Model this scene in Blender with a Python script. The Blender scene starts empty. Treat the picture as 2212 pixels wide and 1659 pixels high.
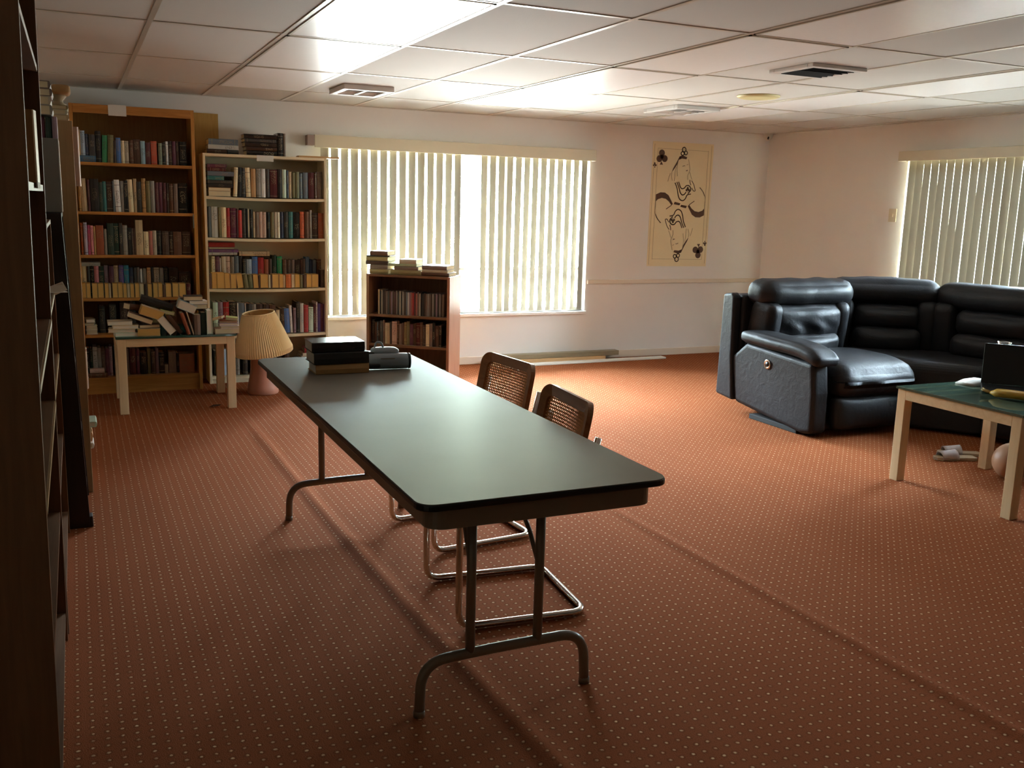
DEEP = frozenset((1,61,72,82,83,84,87,98,102,105,106,110,141,144,145,166,177,182,184,185,187,188,190,199,201,202,205,207,209,210,218,220,221,222,223,224,225,226,239,247,248,257,263,264,265,270,271,272,273,278,298,301,302,303,304,305,306,309,312,313,314,315,316,317,319,320,321,322,323,324,325,326,327,328,329,330,331,332,333,334,335,336,337,338,339,340,341,342,343,344,345,346,347,348,349,350,351,352,353,354,355,356,364,368,385,395,396,397,398,399,400,401,402,403,404,405,406,418,419,420,422,423,424,425,426,427,428,439,447,449,450,454,456,457,458,))
import bpy, bmesh, math, random
from mathutils import Vector, Matrix, noise
C = bpy.context.scene.collection
PI = math.pi
R = math.radians
rnd = random.Random(7)

# ---------------------------------------------------------------- materials
def lin(c):
    if isinstance(c, str):
        c = [int(c[i:i+2], 16)/255 for i in (0, 2, 4)]
    return tuple(x/12.92 if x <= .04045 else ((x+.055)/1.055)**2.4 for x in c)

def nodes(name):
    m = bpy.data.materials.new(name); m.use_nodes = True
    nt = m.node_tree
    return m, nt, nt.nodes['Principled BSDF'], nt.nodes['Material Output']

def N(nt, t, **kw):
    n = nt.nodes.new(t)
    for k, v in kw.items():
        if k in n.inputs: n.inputs[k].default_value = v
        else: setattr(n, k, v)
    return n

def mathn(nt, op, a, b=None, c=None):
    n = nt.nodes.new('ShaderNodeMath'); n.operation = op
    for i, v in enumerate((a, b, c)):
        if v is None: continue
        if isinstance(v, (int, float)): n.inputs[i].default_value = v
        else: nt.links.new(v, n.inputs[i])
    return n.outputs[0]

def mixc(nt, fac, a, b, blend='MIX'):
    n = nt.nodes.new('ShaderNodeMix'); n.data_type = 'RGBA'; n.blend_type = blend
    for sock, v in ((n.inputs[0], fac), (n.inputs[6], a), (n.inputs[7], b)):
        if isinstance(v, (int, float)): sock.default_value = v
        elif isinstance(v, tuple): sock.default_value = (*v[:3], 1)
        else: nt.links.new(v, sock)
    return n.outputs[2]

def pm(name, col, rough=.5, metal=0, spec=.5, var=.12, scale=6, stretch=(1, 1, 1), bump=0, bscale=60, coat=0):
    """painted / plain surface with a little noise in its tone"""
    m, nt, b, out = nodes(name)
    c = lin(col)
    tc = N(nt, 'ShaderNodeTexCoord'); mp = N(nt, 'ShaderNodeMapping'); mp.inputs['Scale'].default_value = stretch
    nt.links.new(tc.outputs['Object'], mp.inputs[0])
    nz = N(nt, 'ShaderNodeTexNoise', Scale=scale, Detail=4); nt.links.new(mp.outputs[0], nz.inputs['Vector'])
    lo = tuple(x*(1-var) for x in c); hi = tuple(min(1, x*(1+var)) for x in c)
    nt.links.new(mixc(nt, nz.outputs['Fac'], lo, hi), b.inputs['Base Color'])
    b.inputs['Roughness'].default_value = rough; b.inputs['Metallic'].default_value = metal
    b.inputs['Specular IOR Level'].default_value = spec
    if coat: b.inputs['Coat Weight'].default_value = coat; b.inputs['Coat Roughness'].default_value = .1
    if bump:
        n2 = N(nt, 'ShaderNodeTexNoise', Scale=bscale, Detail=5); nt.links.new(mp.outputs[0], n2.inputs['Vector'])
        bp = N(nt, 'ShaderNodeBump', Strength=bump, Distance=.003); nt.links.new(n2.outputs['Fac'], bp.inputs['Height'])
        nt.links.new(bp.outputs[0], b.inputs['Normal'])
    return m

def wood(name, c1, c2, rough=.45, axis=2, scale=3.0, spec=.4):
    m, nt, b, out = nodes(name)
    tc = N(nt, 'ShaderNodeTexCoord'); mp = N(nt, 'ShaderNodeMapping')
    s = [16, 16, 16]; s[axis] = 1.2; mp.inputs['Scale'].default_value = s
    nt.links.new(tc.outputs['Object'], mp.inputs[0])
    nz = N(nt, 'ShaderNodeTexNoise', Scale=scale, Detail=6, Roughness=.6, Distortion=.6)
    nt.links.new(mp.outputs[0], nz.inputs['Vector'])
    rp = N(nt, 'ShaderNodeValToRGB'); rp.color_ramp.elements[0].position = .3; rp.color_ramp.elements[1].position = .7
    rp.color_ramp.elements[0].color = (*lin(c1), 1); rp.color_ramp.elements[1].color = (*lin(c2), 1)
    nt.links.new(nz.outputs['Fac'], rp.inputs[0]); nt.links.new(rp.outputs[0], b.inputs['Base Color'])
    b.inputs['Roughness'].default_value = rough; b.inputs['Specular IOR Level'].default_value = spec
    return m

def carpet_mat():
    m, nt, b, out = nodes('rust_dotted_carpet')
    tc = N(nt, 'ShaderNodeTexCoord'); sx = N(nt, 'ShaderNodeSeparateXYZ'); nt.links.new(tc.outputs['Object'], sx.inputs[0])
    P = .03745
    wob = N(nt, 'ShaderNodeTexNoise', Scale=45, Detail=1); nt.links.new(tc.outputs['Object'], wob.inputs['Vector'])
    wx = mathn(nt, 'MULTIPLY', mathn(nt, 'SUBTRACT', wob.outputs['Fac'], .5), .22)
    fx = mathn(nt, 'ADD', mathn(nt, 'SUBTRACT', mathn(nt, 'FRACT', mathn(nt, 'ADD', mathn(nt, 'DIVIDE', sx.outputs[0], P), .28)), .5), wx)
    fy = mathn(nt, 'SUBTRACT', mathn(nt, 'FRACT', mathn(nt, 'ADD', mathn(nt, 'DIVIDE', sx.outputs[1], P), -.02)), .5)
    r = mathn(nt, 'SQRT', mathn(nt, 'ADD', mathn(nt, 'MULTIPLY', fx, fx), mathn(nt, 'MULTIPLY', fy, fy)))
    dot = N(nt, 'ShaderNodeMapRange'); nt.links.new(r, dot.inputs[0])
    dot.inputs[1].default_value = .07; dot.inputs[2].default_value = .15; dot.inputs[3].default_value = 1; dot.inputs[4].default_value = 0
    # per dot strength: some tufts are worn away
    wn = N(nt, 'ShaderNodeTexNoise', Scale=31, Detail=2); nt.links.new(tc.outputs['Object'], wn.inputs['Vector'])
    ws = N(nt, 'ShaderNodeMapRange'); nt.links.new(wn.outputs['Fac'], ws.inputs[0])
    ws.inputs[1].default_value = .3; ws.inputs[2].default_value = .62; ws.inputs[3].default_value = .25; ws.inputs[4].default_value = 1
    fac = mathn(nt, 'MULTIPLY', dot.outputs[0], ws.outputs[0])
    # pile: fine fibre noise, broad wear, tracks along the room
    n1 = N(nt, 'ShaderNodeTexNoise', Scale=260, Detail=3); nt.links.new(tc.outputs['Object'], n1.inputs['Vector'])
    n2 = N(nt, 'ShaderNodeTexNoise', Scale=1.6, Detail=4); nt.links.new(tc.outputs['Object'], n2.inputs['Vector'])
    mp = N(nt, 'ShaderNodeMapping'); mp.inputs['Scale'].default_value = (5, .25, 1); mp.inputs['Rotation'].default_value = (0, 0, R(-6))
    nt.links.new(tc.outputs['Object'], mp.inputs[0])
    n3 = N(nt, 'ShaderNodeTexNoise', Scale=1.5, Detail=3); nt.links.new(mp.outputs[0], n3.inputs['Vector'])
    base = mixc(nt, n2.outputs['Fac'], lin('8d4c2d'), lin('9b5a39'))
    base = mixc(nt, n3.outputs['Fac'], base, lin('803f24'))
    base = mixc(nt, .5, base, mixc(nt, n1.outputs['Fac'], lin('582814'), lin('ae6a40')))
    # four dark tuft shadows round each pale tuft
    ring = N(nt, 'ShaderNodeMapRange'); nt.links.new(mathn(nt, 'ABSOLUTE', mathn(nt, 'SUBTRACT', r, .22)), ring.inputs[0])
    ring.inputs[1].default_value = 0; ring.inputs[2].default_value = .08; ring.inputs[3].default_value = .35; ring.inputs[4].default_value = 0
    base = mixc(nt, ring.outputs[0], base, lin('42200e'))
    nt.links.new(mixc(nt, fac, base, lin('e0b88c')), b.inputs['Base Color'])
    b.inputs['Roughness'].default_value = 1; b.inputs['Specular IOR Level'].default_value = .03
    bp = N(nt, 'ShaderNodeBump', Strength=.5, Distance=.004)
    h = mathn(nt, 'ADD', n1.outputs['Fac'], mathn(nt, 'MULTIPLY', dot.outputs[0], .6)); nt.links.new(h, bp.inputs['Height'])
    nt.links.new(bp.outputs[0], b.inputs['Normal'])
    return m

def tile_mat():
    m, nt, b, out = nodes('acoustic_tile')
    tc = N(nt, 'ShaderNodeTexCoord')
    sx = N(nt, 'ShaderNodeSeparateXYZ'); nt.links.new(tc.outputs['Object'], sx.inputs[0])
    ix = mathn(nt, 'FLOOR', mathn(nt, 'DIVIDE', mathn(nt, 'SUBTRACT', sx.outputs[0], .3628), .6096))
    iy = mathn(nt, 'FLOOR', mathn(nt, 'DIVIDE', mathn(nt, 'SUBTRACT', sx.outputs[1], 7.2744), 1.2153))
    cb = N(nt, 'ShaderNodeCombineXYZ'); nt.links.new(ix, cb.inputs[0]); nt.links.new(iy, cb.inputs[1])
    wn = N(nt, 'ShaderNodeTexWhiteNoise'); wn.noise_dimensions = '3D'; nt.links.new(cb.outputs[0], wn.inputs['Vector'])
    nz = N(nt, 'ShaderNodeTexNoise', Scale=2.2, Detail=4); nt.links.new(tc.outputs['Object'], nz.inputs['Vector'])
    c = mixc(nt, wn.outputs['Value'], lin('c4bfb7'), lin('d4d0c9'))
    c = mixc(nt, mathn(nt, 'MULTIPLY', nz.outputs['Fac'], .35), c, lin('bcb5a9'))
    nt.links.new(c, b.inputs['Base Color'])
    b.inputs['Roughness'].default_value = .8; b.inputs['Specular IOR Level'].default_value = .3
    n2 = N(nt, 'ShaderNodeTexNoise', Scale=140, Detail=3); nt.links.new(tc.outputs['Object'], n2.inputs['Vector'])
    bp = N(nt, 'ShaderNodeBump', Strength=.25, Distance=.002); nt.links.new(n2.outputs['Fac'], bp.inputs['Height']); nt.links.new(bp.outputs[0], b.inputs['Normal'])
    return m

def book_mat(name, rough, marks):
    """cloth or jacket in the book's own colour, with title bands across the spine"""
    m, nt, b, out = nodes(name)
    oi = N(nt, 'ShaderNodeObjectInfo'); tc = N(nt, 'ShaderNodeTexCoord')
    sx = N(nt, 'ShaderNodeSeparateXYZ'); nt.links.new(tc.outputs['Generated'], sx.inputs[0])
    r = oi.outputs['Random']
    z = sx.outputs[2]
    r2 = mathn(nt, 'FRACT', mathn(nt, 'MULTIPLY', r, 7.31)); r3 = mathn(nt, 'FRACT', mathn(nt, 'MULTIPLY', r, 23.7))
    # lettering block
    mp = N(nt, 'ShaderNodeMapping'); mp.inputs['Scale'].default_value = (7, 1, 44)
    nt.links.new(tc.outputs['Generated'], mp.inputs[0])
    ad = N(nt, 'ShaderNodeVectorMath'); ad.operation = 'ADD'; nt.links.new(mp.outputs[0], ad.inputs[0])
    cb = N(nt, 'ShaderNodeCombineXYZ'); nt.links.new(mathn(nt, 'MULTIPLY', r, 50), cb.inputs[0]); nt.links.new(cb.outputs[0], ad.inputs[1])
    nz = N(nt, 'ShaderNodeTexNoise', Scale=1, Detail=1); nt.links.new(ad.outputs[0], nz.inputs['Vector'])
    let = mathn(nt, 'GREATER_THAN', nz.outputs['Fac'], .56)
    cen = mathn(nt, 'ADD', mathn(nt, 'MULTIPLY', r2, .3), .45)
    inb = mathn(nt, 'LESS_THAN', mathn(nt, 'ABSOLUTE', mathn(nt, 'SUBTRACT', z, cen)), mathn(nt, 'ADD', mathn(nt, 'MULTIPLY', r3, .16), .1))
    side = mathn(nt, 'LESS_THAN', mathn(nt, 'ABSOLUTE', mathn(nt, 'SUBTRACT', sx.outputs[0], .5)), .3)
    fac = mathn(nt, 'MULTIPLY', mathn(nt, 'MULTIPLY', let, inb), mathn(nt, 'MULTIPLY', side, marks))
    lum = N(nt, 'ShaderNodeRGBToBW'); nt.links.new(oi.outputs['Color'], lum.inputs[0])
    dark = mathn(nt, 'GREATER_THAN', lum.outputs[0], .25)
    ink = mixc(nt, dark, lin('9c8f70'), lin('4a3d34'))
    c = mixc(nt, fac, oi.outputs['Color'], ink)
    # thin rules near head and tail
    rule = mathn(nt, 'LESS_THAN', mathn(nt, 'ABSOLUTE', mathn(nt, 'SUBTRACT', mathn(nt, 'ABSOLUTE', mathn(nt, 'SUBTRACT', z, .5)), mathn(nt, 'ADD', mathn(nt, 'MULTIPLY', r2, .12), .33))), .008)
    c = mixc(nt, mathn(nt, 'MULTIPLY', rule, mathn(nt, 'MULTIPLY', mathn(nt, 'GREATER_THAN', r3, .5), marks)), c, ink)
    n2 = N(nt, 'ShaderNodeTexNoise', Scale=9, Detail=3); nt.links.new(tc.outputs['Generated'], n2.inputs['Vector'])
    c = mixc(nt, mathn(nt, 'MULTIPLY', n2.outputs['Fac'], .25), c, lin('4a3a2c'))
    nt.links.new(c, b.inputs['Base Color'])
    b.inputs['Roughness'].default_value = rough; b.inputs['Specular IOR Level'].default_value = .45
    return m

def page_mat(name, c1, c2):
    m, nt, b, out = nodes(name)
    tc = N(nt, 'ShaderNodeTexCoord'); mp = N(nt, 'ShaderNodeMapping'); mp.inputs['Scale'].default_value = (60, 2, 2)
    nt.links.new(tc.outputs['Generated'], mp.inputs[0])
    nz = N(nt, 'ShaderNodeTexNoise', Scale=1, Detail=3); nt.links.new(mp.outputs[0], nz.inputs['Vector'])
    nt.links.new(mixc(nt, nz.outputs['Fac'], lin(c1), lin(c2)), b.inputs['Base Color'])
    b.inputs['Roughness'].default_value = .85; b.inputs['Specular IOR Level'].default_value = .2
    return m

def slat_mat():
    m, nt, b, out = nodes('blind_vinyl')
    tc = N(nt, 'ShaderNodeTexCoord'); nz = N(nt, 'ShaderNodeTexNoise', Scale=4, Detail=3); nt.links.new(tc.outputs['Object'], nz.inputs['Vector'])
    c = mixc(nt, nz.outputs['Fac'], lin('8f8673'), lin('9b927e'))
    d = N(nt, 'ShaderNodeBsdfPrincipled', Roughness=.45); nt.links.new(c, d.inputs['Base Color'])
    t = N(nt, 'ShaderNodeBsdfTranslucent'); nt.links.new(c, t.inputs['Color'])
    mx = N(nt, 'ShaderNodeMixShader'); mx.inputs[0].default_value = SLAT_T
    nt.links.new(d.outputs[0], mx.inputs[1]); nt.links.new(t.outputs[0], mx.inputs[2]); nt.links.new(mx.outputs[0], out.inputs[0])
    return m

def pane_mat():
    m, nt, b, out = nodes('window_glass')
    t = N(nt, 'ShaderNodeBsdfTransparent'); t.inputs[0].default_value = (.96, .98, .97, 1)
    g = N(nt, 'ShaderNodeBsdfGlossy', Roughness=.02)
    fr = N(nt, 'ShaderNodeFresnel', IOR=1.45)
    nz = N(nt, 'ShaderNodeTexNoise', Scale=3); tc = N(nt, 'ShaderNodeTexCoord'); nt.links.new(tc.outputs['Object'], nz.inputs['Vector'])
    mx = N(nt, 'ShaderNodeMixShader'); nt.links.new(mathn(nt, 'MULTIPLY', fr.outputs[0], mathn(nt, 'ADD', mathn(nt, 'MULTIPLY', nz.outputs['Fac'], .1), .9)), mx.inputs[0])
    nt.links.new(t.outputs[0], mx.inputs[1]); nt.links.new(g.outputs[0], mx.inputs[2]); nt.links.new(mx.outputs[0], out.inputs[0])
    return m

def clear_mat(name, tint, ior=1.5, painted_reflection=0):
    m, nt, b, out = nodes(name)
    t = N(nt, 'ShaderNodeBsdfTransparent'); t.inputs[0].default_value = (*tint, 1)
    g = N(nt, 'ShaderNodeBsdfGlossy', Roughness=.015)
    fr = N(nt, 'ShaderNodeFresnel', IOR=ior)
    mx = N(nt, 'ShaderNodeMixShader'); nt.links.new(fr.outputs[0], mx.inputs[0])
    body = t.outputs[0]
    if painted_reflection:    # pale green painted in for the wall and window reflected in the glass
        d = N(nt, 'ShaderNodeBsdfDiffuse'); d.inputs[0].default_value = (.30, .50, .38, 1); m2 = N(nt, 'ShaderNodeMixShader'); m2.inputs[0].default_value = painted_reflection
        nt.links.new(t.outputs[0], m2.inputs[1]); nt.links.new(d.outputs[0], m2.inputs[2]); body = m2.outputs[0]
    nt.links.new(body, mx.inputs[1]); nt.links.new(g.outputs[0], mx.inputs[2]); nt.links.new(mx.outputs[0], out.inputs[0])
    return m

def laminate_mat():
    """worn satin laminate: mostly matt, a weak broad sheen"""
    m, nt, b, out = nodes('grey_laminate')
    tc = N(nt, 'ShaderNodeTexCoord'); nz = N(nt, 'ShaderNodeTexNoise', Scale=4, Detail=4); nt.links.new(tc.outputs['Object'], nz.inputs['Vector'])
    d = N(nt, 'ShaderNodeBsdfDiffuse'); nt.links.new(mixc(nt, nz.outputs['Fac'], lin('6a655c'), lin('767168')), d.inputs[0])
    g = N(nt, 'ShaderNodeBsdfGlossy'); g.inputs['Roughness'].default_value = LAM_R; g.inputs[0].default_value = (.98, 1, .96, 1)
    mx = N(nt, 'ShaderNodeMixShader'); mx.inputs[0].default_value = LAM_F
    nt.links.new(d.outputs[0], mx.inputs[1]); nt.links.new(g.outputs[0], mx.inputs[2]); nt.links.new(mx.outputs[0], out.inputs[0])
    return m

LAM_R, LAM_F = .40, .13
def leather_mat():
    m, nt, b, out = nodes('black_leather')
    tc = N(nt, 'ShaderNodeTexCoord')
    nz = N(nt, 'ShaderNodeTexNoise', Scale=3, Detail=5); nt.links.new(tc.outputs['Object'], nz.inputs['Vector'])
    nt.links.new(mixc(nt, nz.outputs['Fac'], lin('17171a'), lin('26262a')), b.inputs['Base Color'])
    rr = N(nt, 'ShaderNodeMapRange'); nt.links.new(nz.outputs['Fac'], rr.inputs[0]); rr.inputs[3].default_value = .42; rr.inputs[4].default_value = .56
    nt.links.new(rr.outputs[0], b.inputs['Roughness']); b.inputs['Specular IOR Level'].default_value = .3
    v = N(nt, 'ShaderNodeTexVoronoi', Scale=220); nt.links.new(tc.outputs['Object'], v.inputs['Vector'])
    n2 = N(nt, 'ShaderNodeTexNoise', Scale=16, Detail=4, Distortion=.8); nt.links.new(tc.outputs['Object'], n2.inputs['Vector'])
    h = mathn(nt, 'ADD', mathn(nt, 'MULTIPLY', v.outputs['Distance'], .15), n2.outputs['Fac'])
    bp = N(nt, 'ShaderNodeBump', Strength=.28, Distance=.012); nt.links.new(h, bp.inputs['Height']); nt.links.new(bp.outputs[0], b.inputs['Normal'])
    return m

SLAT_T = .005
M = dict(
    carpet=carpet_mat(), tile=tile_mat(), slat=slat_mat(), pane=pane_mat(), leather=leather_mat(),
    wall=pm('peach_wall_paint', 'ebe8e2', .75, var=.03, scale=2, spec=.3, bump=.12, bscale=180),
    trimw=pm('cream_trim_paint', 'e2d4c0', .45, var=.03),
    grid=pm('ceiling_grid_metal', 'cfc7b8', .3, .25, var=.05),
    lens=pm('acrylic_light_lens', 'f8f7f5', .28, var=.03, scale=30, spec=.7, bump=.05, bscale=300),
    sill=pm('white_sill', 'f2efe8', .5, var=.02), alu=pm('window_aluminium', 'b9b7b0', .35, .6, var=.05),
    valance=pm('ivory_valance', 'd9d0b6', .4, var=.03), bracket=pm('mauve_bracket', 'a58f84', .6, var=.05),
    oak=wood('honey_oak', 'a66e30', 'cc9248'), oakh=wood('honey_oak_boards', 'a2692e', 'c48a46', axis=0),
    oakdark=wood('oak_back_board', '86602e', '986e3a'),
    creamcase=pm('cream_laminate', 'e2d4b2', .45, var=.05), creamback=pm('cream_back_board', 'b8ac90', .6, var=.08),
    walnut=wood('walnut', '6a4830', '846046'), walnuth=wood('walnut_boards', '6c4c34', '86644a', axis=0),
    walnutside=wood('walnut_veneer_side', 'a4745a', 'b98a70', rough=.3, spec=.6),
    endpanel=wood('dark_brown_panel', '6a482c', '7c5636', rough=.55), ebony=wood('ebony_stain', '231712', '2e1f18', rough=.4),
    tanpanel=wood('tan_oak_panel', 'a4855e', 'b4946a', rough=.5),
    bleached=wood('bleached_ash', 'dabd90', 'e6cca2', rough=.45, scale=2), bleachedh=wood('bleached_ash_rail', 'dabd90', 'e6cca2', rough=.45, axis=0, scale=2),
    ply=wood('yellow_plywood', 'b08a44', 'c49c55', rough=.6),
    laminate=laminate_mat(),
    tedge=pm('black_vinyl_edge', '100f0f', .35), steel=pm('taupe_painted_steel', '7b6a58', .35, spec=.5, var=.05),
    chrome=pm('chrome_tube', 'd4cfc8', .16, 1, var=.04, scale=12), bent=wood('walnut_bentwood', '825430', 'a47046', rough=.28, axis=1, spec=.6),
    cane=pm('woven_cane', 'c08a52', .5, var=.2, scale=40), black=pm('black_plastic', '141416', .35), rubber=pm('dark_rubber', '1b1a19', .8),
    shade=pm('parchment_pleats', 'f0d8a8', .7, var=.05), shadein=pm('shade_lining', 'd0ae70', .8, var=.06), terracotta=pm('dusty_pink_ceramic', 'c88c74', .45, var=.08),
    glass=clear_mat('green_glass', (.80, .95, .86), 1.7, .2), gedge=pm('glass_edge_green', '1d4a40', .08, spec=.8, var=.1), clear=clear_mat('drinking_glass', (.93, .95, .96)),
    bookc=book_mat('book_cloth', .55, .5), bookj=book_mat('book_jacket', .25, .85), bookp=book_mat('plain_cover', .5, 0.0), bookg=book_mat('glossy_plain_cover', .16, 0.0),
    pagew=page_mat('white_pages', 'efeade', 'ddd5c2'), pagey=page_mat('yellowed_pages', 'e4ba70', 'cca25a'), pagec=page_mat('cream_pages', 'e8dabc', 'd4c49c'),
    paper=pm('white_paper', 'd6d4cc', .8, var=.04), poster=pm('cream_poster_paper', 'efe0b8', .7, var=.04, scale=3), ink=pm('brown_ink', '5c4435', .8, var=.1), faint=pm('pencil_line', 'a8946e', .8, var=.05),
    ventw=pm('white_vent_enamel', 'd9d7d2', .4, var=.04), ventd=pm('vent_dark_gap', '1c1a18', .8), speaker=pm('yellowed_disc', 'd5c993', .5, var=.05),
    camw=pm('camera_white', 'c9c2b6', .4), banana=pm('ripe_banana_skin', 'c09a33', .5, var=.3, scale=14), tip=pm('banana_tip', 'a58d52', .6, var=.3),
    lumber=wood('weathered_lumber', '83745a', '9a8a6c', axis=0), pine=wood('fresh_pine', 'c59a68', 'd3aa78', axis=0), whiteboard=pm('white_board_paint', 'e4ddd0', .5, var=.03),
    device=pm('blue_grey_plastic', '8f9ca6', .35, var=.04), strap=pm('slipper_strap', 'b4aaa8', .8, var=.12, scale=40, bump=.3), soleg=pm('slipper_sole', 'b59f84', .8, var=.12),
    ball=pm('peach_ball', 'b98a68', .5, var=.06), greybox=pm('grey_box_card', '78746e', .7, var=.06), carved=pm('beige_carved_stone', 'a09072', .7, var=.12, scale=20),
    tancloth=pm('tan_hat_felt', 'a98456', .8, var=.08), plumc=pm('plum_cloth', '3c2a30', .8, var=.15), greenc=pm('bottle_green_cloth', '1d2b16', .8, var=.2),
    ground=pm('exterior_paving', 'd9dcd4', .9, var=.08, scale=1.5), switch=pm('switch_plate', 'cdbfa2', .4, var=.02), leaf=pm('dried_leaf', '4a3022', .8, var=.2),
)

# ---------------------------------------------------------------- mesh helpers
class MB:
    def __init__(s): s.v = []; s.f = []; s.sm = []
    def add(s, vs, fs, mat=None, smooth=False):
        o = len(s.v)
        s.v += [tuple(mat @ Vector(v)) if mat else tuple(v) for v in vs]
        s.f += [tuple(i+o for i in f) for f in fs]; s.sm += [smooth]*len(fs)
        return s
    def box(s, x0, x1, y0, y1, z0, z1, mat=None):
        vs = [(x, y, z) for x in (x0, x1) for y in (y0, y1) for z in (z0, z1)]
        return s.add(vs, [(0, 1, 3, 2), (4, 6, 7, 5), (0, 4, 5, 1), (2, 3, 7, 6), (0, 2, 6, 4), (1, 5, 7, 3)], mat)
    def prism(s, pts, a, b, axis='z', mat=None, smooth=False):
        n = len(pts)
        f3 = {'z': lambda p, h: (p[0], p[1], h), 'x': lambda p, h: (h, p[0], p[1]), 'y': lambda p, h: (p[0], h, p[1])}[axis]
        vs = [f3(p, a) for p in pts]+[f3(p, b) for p in pts]
        fs = [tuple(range(n-1, -1, -1)), tuple(range(n, 2*n))]+[(i, (i+1) % n, n+(i+1) % n, n+i) for i in range(n)]
        return s.add(vs, fs, mat, smooth)
    def tube(s, path, r, n=10, closed=False, mat=None, caps=True, radii=None):
        P = [Vector(p) for p in path]; m = len(P); vs = []; fs = []
        up = None
        for i, p in enumerate(P):
            a = P[(i-1) % m] if (i or closed) else P[0]; b = P[(i+1) % m] if (i < m-1 or closed) else P[-1]
            t = (b-a).normalized()
            if up is None: up = t.orthogonal().normalized()
            up = (up-t*up.dot(t)); up = up.normalized() if up.length > 1e-6 else t.orthogonal().normalized()
            w = t.cross(up); rr = radii[i] if radii else r
            vs += [p+(up*math.cos(2*PI*k/n)+w*math.sin(2*PI*k/n))*rr for k in range(n)]
        for i in range(m if closed else m-1):
            j = (i+1) % m
            fs += [(i*n+k, i*n+(k+1) % n, j*n+(k+1) % n, j*n+k) for k in range(n)]
        if caps and not closed: fs += [tuple(range(n-1, -1, -1)), tuple(range((m-1)*n, m*n))]
        return s.add(vs, fs, mat, True)
    def lathe(s, prof, n=32, c=(0, 0, 0), mat=None, rad=None, caps=True):
        vs = []; fs = []
        for r, z in prof:
            for k in range(n):
                a = 2*PI*k/n; q = r*(rad(k, n) if rad else 1)
                vs.append((c[0]+q*math.cos(a), c[1]+q*math.sin(a), c[2]+z))
        for i in range(len(prof)-1):
            fs += [(i*n+k, i*n+(k+1) % n, (i+1)*n+(k+1) % n, (i+1)*n+k) for k in range(n)]
        if caps: fs += [tuple(range(n-1, -1, -1)), tuple(range((len(prof)-1)*n, len(prof)*n))]
        return s.add(vs, fs, mat, True)
    def cushion(s, w, d, h, r, puff=(0, 0, 0), n=14, mat=None, wr=0, wf=4, fn=None, seed=0):
        half = Vector((w/2, d/2, h/2)); cache = {}; fs = []; vs = []
        def vert(i, j, k):
            key = (i, j, k)
            if key in cache: return cache[key]
            u = Vector((i, j, k))*(2/n)-Vector((1, 1, 1))
            p = Vector((u.x*half.x, u.y*half.y, u.z*half.z))
            q = Vector([max(-(half[a]-r), min(half[a]-r, p[a])) for a in range(3)])
            dlt = p-q
            if dlt.length > 1e-9: p = q+dlt.normalized()*r
            for a in range(3):
                b1, b2 = (a+1) % 3, (a+2) % 3
                if abs(u[a]) > .5: p[a] += math.copysign(puff[a], u[a])*max(0, 1-u[b1]**2)*max(0, 1-u[b2]**2)
            if fn: p = fn(p, u)
            if wr: p = p+(q*0+dlt.normalized() if dlt.length > 1e-9 else Vector((0, 0, 1)))*wr*noise.noise(Vector((p.x*wf+seed, p.y*wf*.6, p.z*wf*.6)))
            cache[key] = len(vs); vs.append(p); return cache[key]
        for a in range(n):
            for b in range(n):
                for fixed in (0, n):
                    for ax in range(3):
                        def idx(p_, q_):
                            t = [0, 0, 0]; t[ax] = fixed; t[(ax+1) % 3] = p_; t[(ax+2) % 3] = q_; return vert(*t)
                        f = (idx(a, b), idx(a+1, b), idx(a+1, b+1), idx(a, b+1))
                        fs.append(f if fixed else f[::-1])
        return s.add(vs, fs, mat, True)
    def build(s, name, mat, parent=None, bevel=0, seg=2, loc=None, color=None):
        me = bpy.data.meshes.new(name); me.from_pydata(s.v, [], s.f); me.validate(); 
        for p, q in zip(me.polygons, s.sm): p.use_smooth = q
        me.materials.append(mat)
        o = bpy.data.objects.new(name, me); C.objects.link(o)
        if parent: o.parent = parent
        if loc: o.location = loc
        if color: o.color = (*color, 1)
        if bevel:
            b = o.modifiers.new('edge', 'BEVEL'); b.width = bevel; b.segments = seg; b.limit_method = 'ANGLE'; b.angle_limit = R(40)
        return o

def tag(o, label, cat, group=None):
    o['label'] = label; o['category'] = cat
    if group: o['group'] = group
    return o
def thing(name, label, cat, loc=(0, 0, 0), rz=0, group=None, rx=0, ry=0):
    o = bpy.data.objects.new(name, None); C.objects.link(o); o.location = loc; o.rotation_euler = (rx, ry, rz); o.empty_display_size = .1
    return tag(o, label, cat, group)
def struct(o):
    o['kind'] = 'structure'; return o
def fillet(pts, r, seg=6):
    P = [Vector(p) for p in pts]; out = [P[0]]
    for i in range(1, len(P)-1):
        a, b, c = P[i-1], P[i], P[i+1]
        u, v = (a-b), (c-b); rr = min(r, u.length*.49, v.length*.49)
        p0, p1 = b+u.normalized()*rr, b+v.normalized()*rr
        for k in range(seg+1):
            t = k/seg; out.append(p0*(1-t)**2+b*2*t*(1-t)+p1*t*t)
    out.append(P[-1]); return out
def Rz(a): return Matrix.Rotation(a, 4, 'Z')
def T(x, y, z): return Matrix.Translation((x, y, z))
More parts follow.
